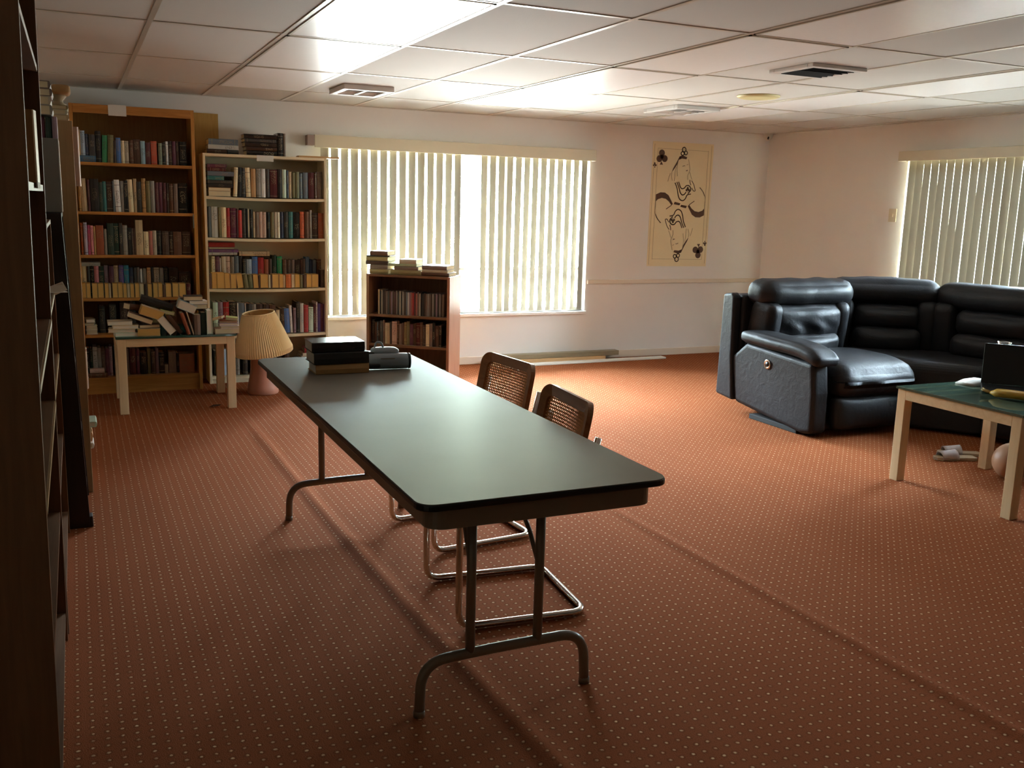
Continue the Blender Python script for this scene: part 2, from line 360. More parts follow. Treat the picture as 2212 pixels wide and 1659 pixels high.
# ---------------------------------------------------------------- room
H = 2.254; YB = 8.068; XR = 6.577; XL = -.42; YF = -7.0; WT = .15
TX0, TXS, TY0, TYS = .3628, .6096, 7.2744, 1.2153
def ripple(x, y):
    """two long buckles in the loose carpet"""
    z = 0
    for x0, hgt in ((.986+.075*max(0, (6.4-y)/3.6)**2.2, .013*min(1, max(0, 6.5-y)*1.5)), (2.345+.029*(3.9-y), .011*min(1, max(0, 4.4-y)))):
        z += hgt*math.exp(-((x-x0)/.032)**2)
    return z
xs = sorted({XL-WT, XR+WT} | {round(-.4+.1*i, 3) for i in range(70)} | {round(.88+.012*i, 3) for i in range(30)} | {round(2.22+.012*i, 3) for i in range(34)})
ys = [YF-WT]+[-6+.25*i for i in range(57)]+[YB+WT]
b = MB(); nx = len(xs)
vs = [(x, y, ripple(x, y)) for y in ys for x in xs]+[(x, y, -.12) for y in (ys[0], ys[-1]) for x in (xs[0], xs[-1])]
fs = [(j*nx+i, j*nx+i+1, (j+1)*nx+i+1, (j+1)*nx+i) for j in range(len(ys)-1) for i in range(nx-1)]
k = len(ys)*nx; fs.append((k, k+2, k+3, k+1))
struct(b.add(vs, fs, smooth=True).build('floor', M['carpet']))
struct(MB().box(XL-WT, XR+WT, YF-WT, YB+WT, H, H+.12).build('ceiling', M['tile']))
struct(MB().box(XL-WT, XL, YF, YB, 0, H).build('wall_left', M['wall']))
struct(MB().box(XL-WT, XR+WT, YF-WT, YF, 0, H).build('wall_front', M['wall']))
W1 = (1.955, 4.475, .475, 1.93)          # opening in the back wall: x0 x1 z0 z1
W2 = (3.25, 6.215, .475, 1.94)           # opening in the right wall: y0 y1 z0 z1
b = MB()
b.box(XL-WT, W1[0], YB, YB+WT, 0, H); b.box(W1[1], XR+WT, YB, YB+WT, 0, H)
b.box(W1[0], W1[1], YB, YB+WT, 0, W1[2]); b.box(W1[0], W1[1], YB, YB+WT, W1[3], H)
struct(b.build('wall_back', M['wall']))
b = MB()
b.box(XR, XR+WT, W2[1], YB, 0, H); b.box(XR, XR+WT, YF, W2[0], 0, H)
for w in (W2,):
    b.box(XR, XR+WT, w[0], w[1], 0, w[2]); b.box(XR, XR+WT, w[0], w[1], w[3], H)
struct(b.build('wall_right', M['wall']))
# ceiling grid: bars run along the room every tile, cross bars every two
b = MB(); x = TX0-2*TXS
while x < XR:
    if x > XL: b.box(x-.012, x+.012, YF, YB, H-.004, H)
    x += TXS
y = TY0-8*TYS
while y < YB:
    if y > YF: b.box(XL, XR, y-.011, y+.011, H-.0035, H)
    y += TYS
b.box(XL, XR, YB-.022, YB, H-.006, H); b.box(XR-.022, XR, YF, YB, H-.006, H); b.box(XL, XL+.022, YF, YB, H-.006, H)
struct(b.build('trim_1', M['grid']))
struct(MB().box(W1[1]+.02, XR, YB-.014, YB, .735, .775).build('trim_2', M['trimw'], bevel=.004))
struct(MB().box(3.0, XR, YB-.012, YB, 0, .07).build('baseboard_back', M['trimw'], bevel=.003))
struct(MB().box(XR-.012, XR, YF, YB-.012, 0, .07).build('baseboard_right', M['trimw'], bevel=.003))

def window(name, horizontal, w):
    """aluminium frame, meeting rail, mullion, pane and sill, set in the wall's thickness"""
    a0, a1, z0, z1 = w
    def bx(b, p0, p1, q0, q1, r0, r1):
        return b.box(p0, p1, YB+q0, YB+q1, r0, r1) if horizontal else b.box(XR+q0, XR+q1, p0, p1, r0, r1)
    f = MB(); t = .035
    bx(f, a0, a1, .06, .11, z0, z0+t); bx(f, a0, a1, .06, .11, z1-t, z1)
    bx(f, a0, a0+t, .06, .11, z0+t, z1-t); bx(f, a1-t, a1, .06, .11, z0+t, z1-t)
    n = 3
    for k in range(1, n):
        m = a0+(a1-a0)*k/n; bx(f, m-.02, m+.02, .06, .11, z0+t, z1-t)
    for k in range(n):
        p0 = a0+(a1-a0)*k/n; bx(f, p0+.035, p0+(a1-a0)/n-.035, .065, .1, .865, .89)
    o = struct(f.build(name, M['alu']))
    g = MB(); bx(g, a0+t, a1-t, .083, .087, z0+t, z1-t); g.build('pane', M['pane'], o)
    s = MB(); bx(s, a0-.01, a1+.01, -.028, .06, z0-.028, z0); s.build('sill', M['sill'], o, bevel=.004)
    return o
window('window_1', True, W1); window('window_2', False, W2)

def blind(name, label, axis, a0, a1, z0, z1, pitch, skip, base, twist, gap, w, group='vertical blinds over the windows'):
    """vertical blind: valance and one slat per vane, each hung at its own small angle"""
    t = thing(name, label, 'blind', (0, 0, 0))
    n = int((a1-a0)/pitch); rr = random.Random(3)
    for k in range(n):
        a = a0+pitch*(k+.5)
        if k in skip: continue
        j = rr.uniform(-2.5, 2.5); vs = []; fs = []; m = 14
        sway = rr.uniform(-.006, .006)
        for i in range(m+1):
            z = z0+(z1-z0)*i/m; f = 1-i/m
            ang = R(base(k/n)+j+twist(k/n)*f)
            for q in range(5):
                u = (q/4-.5)*2; bow = .005*(1-u*u)
                dx, dy = u*w*math.cos(ang)-bow*math.sin(ang), u*w*math.sin(ang)+bow*math.cos(ang)
                vs.append((a+dx+sway*f, YB-gap+dy, z) if axis == 'x' else (XR-gap+dy, a+dx+sway*f, z))
        for i in range(m):
            for q in range(4): fs.append((i*5+q, i*5+q+1, i*5+q+6, i*5+q+5))
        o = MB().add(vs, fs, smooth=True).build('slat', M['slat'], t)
    return t
bl = blind('vertical_blind', 'ivory vertical blind with a wide gap, over the window behind the low bookcase', 'x', 1.885, 4.47, .492, 1.905, .0852, (15, 16), lambda f: 2+10*f, lambda f: 16-6*f, .034, .0335)
b = MB().box(1.835, 4.492, YB-.088, YB-.078, 1.893, 1.995); b.box(1.835, 4.492, YB-.078, YB-.004, 1.985, 1.995); b.box(4.482, 4.492, YB-.078, YB-.004, 1.893, 1.985)
b.build('valance', M['valance'], bl, bevel=.003)
MB().box(1.775, 1.834, YB-.085, YB-.004, 1.908, 1.99).build('end_bracket', M['bracket'], bl, bevel=.003)
br = blind('vertical_blind', 'ivory vertical blind almost closed, on the wall behind the black sofa', 'y', 3.2, 6.2, .492, 1.93, .078, (17, 21), lambda f: -3, lambda f: -3, .036, .0368)
b = MB().box(XR-.09, XR-.08, 3.15, 6.245, 1.925, 2.008); b.box(XR-.08, XR-.004, 3.15, 6.245, 1.998, 2.008); b.box(XR-.08, XR-.004, 6.235, 6.245, 1.925, 1.998)
b.build('valance', M['valance'], br, bevel=.003)
sw = MB().box(XR-.008, XR, 6.285, 6.37, 1.41, 1.525).build('switch_plate', M['switch'], bevel=.002)
tag(sw, 'small beige switch plate on the wall beside the blind', 'switch')
MB().box(XR-.013, XR-.008, 6.32, 6.335, 1.455, 1.48).build('toggle', M['switch'], sw)

# white light panels laid in the ceiling grid
wordn = ['first', 'second', 'third', 'fourth', 'fifth', 'sixth', 'seventh']
for col, cname in ((1, 'row over the book table'), (4, 'row between the square vents'), (7, 'row by the sofa wall')):
    for k in range(5):
        y1 = TY0-k*TYS if k else TY0
        x0, x1 = TX0+col*TXS+.013, TX0+(col+1)*TXS-.013
        t = thing('ceiling_light', f'white light panel, {wordn[k]} from the back wall, {cname}', 'ceiling light', ((x0+x1)/2, y1-TYS/2, H-.009), group='white light panels in the ceiling')
        hw, hl = (x1-x0)/2, TYS/2-.013
        MB().box(-hw+.01, hw-.01, -hl+.01, hl-.01, .002, .009).build('diffuser', M['lens'], t)
        f = MB(); f.box(-hw, hw, -hl, -hl+.012, 0, .009); f.box(-hw, hw, hl-.012, hl, 0, .009); f.box(-hw, -hw+.012, -hl, hl, 0, .009); f.box(hw-.012, hw, -hl, hl, 0, .009)
        f.build('frame', M['grid'], t)

def vent(x, y, w, d, label, dark, drop, ang=0):
    t = thing('ceiling_vent', label, 'vent', (x, y, H-drop), ang, 'square ceiling vents')
    f = MB(); e = .045
    for (a0, a1, c0, c1) in ((-w/2, w/2, -d/2, -d/2+e), (-w/2, w/2, d/2-e, d/2), (-w/2, -w/2+e, -d/2+e, d/2-e), (w/2-e, w/2, -d/2+e, d/2-e)):
        f.box(a0, a1, c0, c1, 0, drop)
    f.build('frame', M['ventw'], t, bevel=.004)
    MB().box(-w/2+e, w/2-e, -d/2+e, d/2-e, drop-.004, drop).build('opening', M['ventd'], t)
    n = 6 if dark else 5
    for k in range(n):
        yy = -d/2+e+(d-2*e)*(k+.5)/n; s = R(40 if k < n/2 else -40)
        MB().box(-w/2+e, w/2-e, -.02, .02, -.0015, .0015, T(0, yy, drop*.55) @ Matrix.Rotation(s, 4, 'X')).build('louver', M['ventw' if not dark else 'ventd'], t)
    if not dark: MB().box(-.012, .012, -d/2+e, d/2-e, .004, drop*.6).build('divider', M['ventw'], t)
vent(1.905, 6.82, .36, .42, 'white square vent hanging over the space before the cream bookcase', False, .035)
vent(3.8, 4.3, .38, .36, 'square vent with dark open louvers above the glass table side', True, .02)
vent(4.42, 6.52, .40, .48, 'white square vent near the corner, beyond the round yellowed disc', False, .03)
sp = MB().lathe([(.0, 0), (.10, .002), (.125, .004), (.145, .012), (.147, .02)], 40).build('ceiling_disc', M['speaker'], loc=(4.35, 5.49, H-.02))
tag(sp, 'round yellowed plastic disc on the ceiling between two vents', 'ceiling disc')
cam_t = thing('security_camera', 'small white security camera under the ceiling in the far corner', 'camera', (6.49, 7.985, H))
MB().lathe([(.05, 0), (.05, -.015), (.042, -.03), (.04, -.045), (.03, -.062), (.012, -.072), (0.001, -.074)][::-1], 24).build('dome', M['camw'], cam_t)
MB().lathe([(.001, 0), (.014, .001), (.015, .012)], 18, mat=T(-.018, -.034, -.05) @ Matrix.Rotation(R(-60), 4, 'Z') @ Matrix.Rotation(R(105), 4, 'Y')@Matrix.Rotation(R(180),4,'X')).build('lens', M['black'], cam_t)

# ---------------------------------------------------------------- poster: a hand-drawn playing card queen of clubs
PC = (5.52, 1.512)
PD = {
'club':[(-0.25,0.495),(-0.276,0.44),(-0.214,0.443),(-0.252,0.416),(-0.268,0.383),(-0.231,0.385),(-0.216,0.496)],
'small':[(-0.327,0.393),(-0.336,0.375),(-0.314,0.376),(-0.324,0.37),(-0.33,0.353),(-0.316,0.353),(-0.316,0.393)],
'rings':[(0.007,0.539),(-0.008,0.501),(0.031,0.508),(0.03,0.54)],
'band':[(-0.041,0.472),(-0.005,0.482),(0.049,0.467),(0.04,0.448),(-0.013,0.452),(-0.039,0.442)],
'hair':[(-0.041,0.472),(-0.074,0.41),(-0.107,0.357),(-0.122,0.318),(-0.096,0.349),(-0.067,0.389),(-0.049,0.437),(-0.024,0.454),(-0.025,0.473)],
'prof':[(0.067,0.446),(0.083,0.391),(0.092,0.348),(0.082,0.319),(0.067,0.295),(0.071,0.251)],
'eye1':[(0.001,0.377),(0.013,0.384),(0.029,0.384)],
'eye2':[(0.05,0.392),(0.065,0.4)],
'mouth':[(0.038,0.335),(0.05,0.341),(0.065,0.347),(0.059,0.333)],
'h1':[(-0.076,0.367),(-0.086,0.315),(-0.085,0.272),(-0.089,0.233)],
'h2':[(-0.14,0.304),(-0.153,0.269),(-0.163,0.227)],
'h3':[(-0.121,0.314),(-0.125,0.279),(-0.112,0.236)],
'h4':[(0.092,0.322),(0.105,0.287),(0.121,0.253)],
'h5':[(-0.054,0.437),(-0.065,0.359),(-0.054,0.281)],
'c1':[(-0.076,0.214),(-0.048,0.164),(-0.032,0.091),(-0.011,0.052),(0.027,0.04),(0.058,0.063),(0.071,0.104),(0.116,0.111)],
'c2':[(-0.055,0.221),(-0.027,0.169),(-0.01,0.118),(0.018,0.095),(0.046,0.109),(0.058,0.128)],
'c3':[(-0.034,0.223),(-0.012,0.174),(0.008,0.158),(0.039,0.167),(0.051,0.188),(0.078,0.197),(0.108,0.182),(0.116,0.148),(0.096,0.128),(0.084,0.116)],
'cc':[(0.077,0.168),(0.065,0.148),(0.092,0.149),(0.08,0.138),(0.074,0.129),(0.087,0.129),(0.088,0.169)],
'n1':[(0.098,0.248),(0.102,0.217),(0.112,0.2)],
'n2':[(0.119,0.242),(0.146,0.208),(0.159,0.175),(0.17,0.142),(0.149,0.14),(0.125,0.17)],
'slv':[(-0.293,0.096),(-0.242,0.118),(-0.19,0.117),(-0.146,0.092),(-0.117,0.049),(-0.09,0.009),(-0.106,-0.005),(-0.137,0.031),(-0.175,0.056),(-0.223,0.064),(-0.269,0.05),(-0.292,0.027)],
'a1':[(-0.292,0.027),(-0.292,-0.02),(-0.298,-0.073),(-0.279,-0.124),(-0.228,-0.176)],
'a2':[(-0.106,-0.005),(-0.164,-0.042)],
'cuff1':[(-0.068,0.03),(-0.001,0.017),(-0.01,-0.003),(-0.079,0.007)],
'sh':[(0.222,0.177),(0.262,0.143),(0.288,0.095)],
'fr':[(-0.291,0.541),(0.297,0.539)],
'corners':[(-0.356,0.602),(0.365,0.608),(0.354,-0.61),(-0.358,-0.604)],
}
po = thing('poster', 'tall cream poster of a hand drawn queen of clubs card', 'poster', (PC[0], YB, PC[1]))
MB().prism([(-.356, .604), (.362, .606), (.354, -.61), (-.358, -.606)], -.003, -.001, 'y').build('sheet', M['poster'], po)
def ink(b, kind, pts, w=.006):
    """both ends of the card: the mark, and the mark turned half round"""
    for s in (1, -1):
        P = [Vector((s*(x+.0)+(0 if s > 0 else .0), s*(z-.0))) for x, z in pts]
        if kind == 'fill': b.prism([(p.x, p.y) for p in P], -.0045, -.003, 'y')
        elif kind == 'disc': b.prism([(P[0].x+w*math.cos(a*PI/10), P[0].y+w*math.sin(a*PI/10)) for a in range(20)], -.0045, -.003, 'y')
        else:
            Q = fillet([(p.x, 0, p.y) for p in P], .03, 4) if len(P) > 2 else [Vector((p.x, 0, p.y)) for p in P]
            for a, c in zip(Q, Q[1:]):
                d = (c-a); L = d.length
                if L < 1e-5: continue
                n = Vector((-d.z, 0, d.x))/L*w/2; e = d/L*w*.3
                b.prism([((a-e+n).x, (a-e+n).z), ((a-e-n).x, (a-e-n).z), ((c+e-n).x, (c+e-n).z), ((c+e+n).x, (c+e+n).z)], -.0045, -.003, 'y')
def club(b, c, L, Rr, r, stem):
    ink(b, 'disc', [c], r); ink(b, 'disc', [L], r); ink(b, 'disc', [Rr], r); ink(b, 'fill', stem)
    mid = ((c[0]+L[0]+Rr[0])/3, (c[1]+L[1]+Rr[1])/3); ink(b, 'disc', [mid], r*.6)
b = MB(); D = PD
club(b, D['club'][0], D['club'][1], D['club'][2], .033, [D['club'][4], D['club'][5], D['club'][3]])
club(b, D['small'][0], D['small'][1], D['small'][2], .010, [D['small'][4], D['small'][5], D['small'][3]])
b.build('club_symbol', M['ink'], po)
b = MB()
ink(b, 'fill', D['band']); ink(b, 'fill', D['hair']); ink(b, 'fill', D['slv']); ink(b, 'fill', D['cuff1']); ink(b, 'fill', D['mouth'])
for k, rr in ((0, .022), (1, .018), (2, .018)):
    c = D['rings'][k]; ink(b, 'line', [(c[0]+rr*math.cos(a*PI/8), c[1]+rr*math.sin(a*PI/8)) for a in range(17)], .009)
for k in ('c1', 'c2', 'c3'): ink(b, 'line', D[k], .010)
for k in ('n2', 'a2', 'sh', 'n1'): ink(b, 'line', D[k], .007)
ink(b, 'line', [D['eye1'][0], D['eye1'][1], D['eye1'][2]], .005)
club(b, D['cc'][0], D['cc'][1], D['cc'][2], .012, [D['cc'][4], D['cc'][5], D['cc'][3]])
b.build('queen_drawing', M['ink'], po)
b = MB()
for k in ('prof', 'eye2', 'h1', 'h2', 'h3', 'h4', 'h5', 'a1'): ink(b, 'line', D[k], .0045)
for x0, z0, x1, z1 in ((-.296, .54, .3, .535), (-.296, .54, -.3, -.54), (-.335, .58, -.338, -.59)): ink(b, 'line', [(x0, z0), (x1, z1)], .0025)
b.build('pencil_lines', M['faint'], po)
# ---------------------------------------------------------------- bookcases
def bookcase(name, label, loc, rz, W, D, Hh, shelves, ms, mb, mback, kick=.08, t=.02, st=.02, fascia=0, sag=0, rx=0, mr=None, group=None):
    o = thing(name, label, 'bookcase', loc, rz, group, rx=rx)
    MB().box(0, t, 0, D, 0, Hh).build('side_panel', ms, o, bevel=.002)
    MB().box(W-t, W, 0, D, 0, Hh).build('side_panel', mr or ms, o, bevel=.002)
    MB().box(t, W-t, 0, D-.008, Hh-st, Hh-.0005).build('top_panel', mb, o, bevel=.002)
    MB().box(t, W-t, D-.008, D, kick, Hh-st).build('back_panel', mback, o)
    for z in shelves:
        b = MB(); n = 12
        for i in range(n):
            a, c = t+(W-2*t)*i/n, t+(W-2*t)*(i+1)/n
            f = lambda x: -sag*(1-((x-W/2)/(W/2-t))**2)
            vs = [(x, y, z+dz+f(x)) for x in (a, c) for y in (.004, D-.009) for dz in (-st, 0)]
            b.add(vs, [(0, 1, 3, 2), (4, 6, 7, 5), (0, 4, 5, 1), (2, 3, 7, 6), (0, 2, 6, 4), (1, 5, 7, 3)])
        b.build('shelf', mb, o)
    if kick: MB().box(t, W-t, .012, .03, 0, min(kick, shelves[-1]-st if shelves else kick)).build('kick_board', mb, o)
    if fascia: MB().box(t, W-t, -.004, .014, Hh-fascia, Hh-.001).build('top_rail', mb, o, bevel=.002)
    return o
B1 = bookcase('bookcase', 'tall honey oak bookcase against the back wall, behind the book-heaped table', (0.004, 7.55, 0), 0, .838, .315, 2.09, (1.69, 1.342, 1.031, .716, .446, .125), M['oak'], M['oakh'], M['oakdark'], kick=.105, t=.024, st=.021, fascia=.062)
c = MB().box(.256, .376, -.0065, -.0045, 2.018, 2.094).build('label_card', M['paper'], B1); c['label'] = 'blank white paper card taped on the top rail'
MB().box(.806, .813, -.012, -.001, 1.235, 1.335).build('shelf_clip', M['chrome'], B1)
B2 = bookcase('bookcase', 'cream laminate bookcase beside the window blind, black books on its top', (.916, 7.735, 0), 0, .955, .25, 1.797, (1.474, 1.157, .757, .388, .055), M['creamcase'], M['creamcase'], M['creamback'], kick=.03, t=.019, st=.021, sag=.008)
c = MB().box(.405, .535, -.004, -.002, 1.752, 1.798).build('label_card', M['paper'], B2); c['label'] = 'white paper card hanging from the top edge'
B3R = math.atan2(-.629, .777)
B3 = bookcase('bookcase', 'low walnut bookcase standing askew under the window blind', (2.2, 7.74, 0), B3R, .736, .30, .872, (.536, .285, .05), M['walnut'], M['walnuth'], M['walnut'], kick=.03, t=.024, st=.02, mr=M['walnutside'])
A1 = bookcase('bookcase', 'dark brown bookcase end beside the camera, taller than the picture', (-.0935, 2.1, 0), PI/2, 1.2, .31, 2.15, (1.84, 1.49, 1.08, .82, .45, .1), M['endpanel'], M['walnuth'], M['ebony'], kick=.08, t=.022, st=.018, rx=R(.62))
MB().box(.42, .62, -.004, -.001, 1.478, 1.496).build('label_card', M['paper'], A1)['label'] = 'white card on the shelf edge'
for z in (1.08, .82): MB().box(.024, 1.17, -.001, .004, z-.017, z-.001).build('shelf_edge_strip', M['tanpanel'], A1)
A2 = bookcase('bookcase', 'ebony stained bookcase leaning back, between the dark brown and tan bookcases', (-.006, 4.45, 0), PI/2, .52, .30, 1.385, (1.05, .7, .38, .1), M['ebony'], M['ebony'], M['ebony'], kick=.08, rx=R(-1.75))
A1b = bookcase('bookcase', 'low dark walnut bookcase following the tall dark brown bookcase', (-.09, 3.33, 0), PI/2, 1.09, .30, 1.36, (1.07, .8, .45, .1), M['endpanel'], M['walnuth'], M['ebony'], kick=.08, t=.022, st=.018)
for z in (1.07, .8): MB().box(.024, 1.06, -.001, .004, z-.017, z-.001).build('shelf_edge_strip', M['tanpanel'], A1b)
MB().box(0, .06, -.012, .0, 0, .05).build('foot', M['ebony'], A2, bevel=.003)
A3 = bookcase('bookcase', 'tan oak bookcase past the ebony one, books spilling from its lower shelf', (.015, 5.0, 0), PI/2, .95, .31, 1.8, (1.5, 1.15, .8, .45, .12), M['tanpanel'], M['tanpanel'], M['oakdark'], kick=.08, t=.02)
pb = MB().box(-.29, .29, 0, .018, 0, 2.115).build('plywood_board', M['ply'], loc=(.79, 7.996, 0)); pb.rotation_euler = (R(-1.25), 0, 0)
tag(pb, 'yellow plywood board leaning on the wall between oak and cream bookcases', 'board')

# ---------------------------------------------------------------- books
COL = dict(apricot='c88a5a', beige='b8a482', black='151413', blue='4a6fa8', blue_grey='5f6a74', blush='c0a494', bottle_green='16322a', brown='5a3a28', charcoal='33322f', cream='d8cba6',
    dark_brown='34221a', dark_green='1c3228', dark_grey='3c3a38', emerald='1c8a5a', golden='c29a50', golden_brown='a88240', green='3c8a5c', grey='8a877e', grey_green='7c8672', ivory='d6cfb8', lilac='b0a8be',
    magenta='a23e62', maroon='4e2024', mauve='8a7480', mint='b4ccba', moss='66684a', mustard='b09640', navy='23304a', olive='6a6440', orange='c46a34', orange_and_white='c4603c', pale_blue='9ab0c4', pale_grey='b4b6b2', peach='d8a878',
    pink='d0848c', plum='5a2c40', purple='574a8a', red='9c2e30', red_and_gold='b0503a', rose='a8685c', rust='8e4628', rust_and_cream='a06a50', scarlet='b83230', silver='b2b4ae', sky_blue='8cb0bc', slate='5c6872', steel_blue='4a6a84', stone='b4ac98',
    tan='b08c5c', taupe='74645a', teal='2e6e6c', teal_blue='2a7a94', umber='453026', violet='6a4a78', white='e2ded6', yellowed='c8a060', sage='9aa88a', lime='c2cc84', khaki='8a7c54')
ORD = ['first', 'second', 'third', 'fourth', 'fifth', 'sixth', 'seventh', 'eighth', 'ninth', 'tenth', 'eleventh', 'twelfth', 'thirteenth', 'fourteenth', 'fifteenth', 'sixteenth', 'seventeenth', 'eighteenth', 'nineteenth', 'twentieth', 'twenty-first', 'twenty-second', 'twenty-third', 'twenty-fourth', 'twenty-fifth']
def say(c): return c.replace('_', ' ')
LABELS = set()
STUFF = MB(); STUFF.slots = []; STUFF.mi = []; BOOK_N = [0]
def book(w, d, h, col, label, mtx, group=None, mat=None, pages='pagew', cat='book', soft=False):
    """cover with spine at local y=0 and boards, page block inside; local x thickness, y depth, z height"""
    t = min(.003, w*.15); o_ = .002 if soft else .004
    b = MB()
    b.prism([(t, 0), (w/2, -min(.004, w*.12)), (w-t, 0), (w, .003), (w, .008), (0, .008), (0, .003)], 0, h, 'z')
    b.box(0, t, .008, d, 0, h).box(w-t, w, .008, d, 0, h)
    mat = mat or rnd.choice(['bookc', 'bookj', 'bookj'])
    BOOK_N[0] += 1
    if BOOK_N[0] in DEEP:
        # the books that show least share one object
        for src, key in ((b, col), (MB().box(t, w-t, .006, d-o_, o_, h-o_), 'pages')):
            if key not in STUFF.slots: STUFF.slots.append(key)
            STUFF.add(src.v, src.f, mtx); STUFF.mi += [STUFF.slots.index(key)]*len(src.f)
        return None
    c = b.build('book', M[mat], color=tuple(min(.9, x*1.3) for x in lin(COL[col]))); c['n'] = BOOK_N[0]
    c.matrix_world = mtx
    MB().box(t, w-t, .006, d-o_, o_, h-o_).build('page_block', M[pages], c)
    assert label not in LABELS, label
    LABELS.add(label); tag(c, label, cat, group)
    return c
UP = Matrix.Identity(4)
def lean(x, y, z, deg=0): return T(x, y, z) @ Matrix.Rotation(R(deg), 4, 'Y')
def flat_m(x, y, z, w, yaw=0, tilt=0, pitch=0):
    """lying on its side, spine towards -y; (x, y, z) is the low corner, book height runs along +x"""
    return T(x, y, z) @ Rz(R(yaw)) @ Matrix.Rotation(R(tilt), 4, 'Y') @ Matrix.Rotation(R(pitch), 4, 'X') @ T(0, 0, w) @ Matrix.Rotation(R(90), 4, 'Y')
def flip_m(x, y, z, w, d):
    """upright, pages towards -y"""
    return T(x+w, y+d, z) @ Rz(PI)

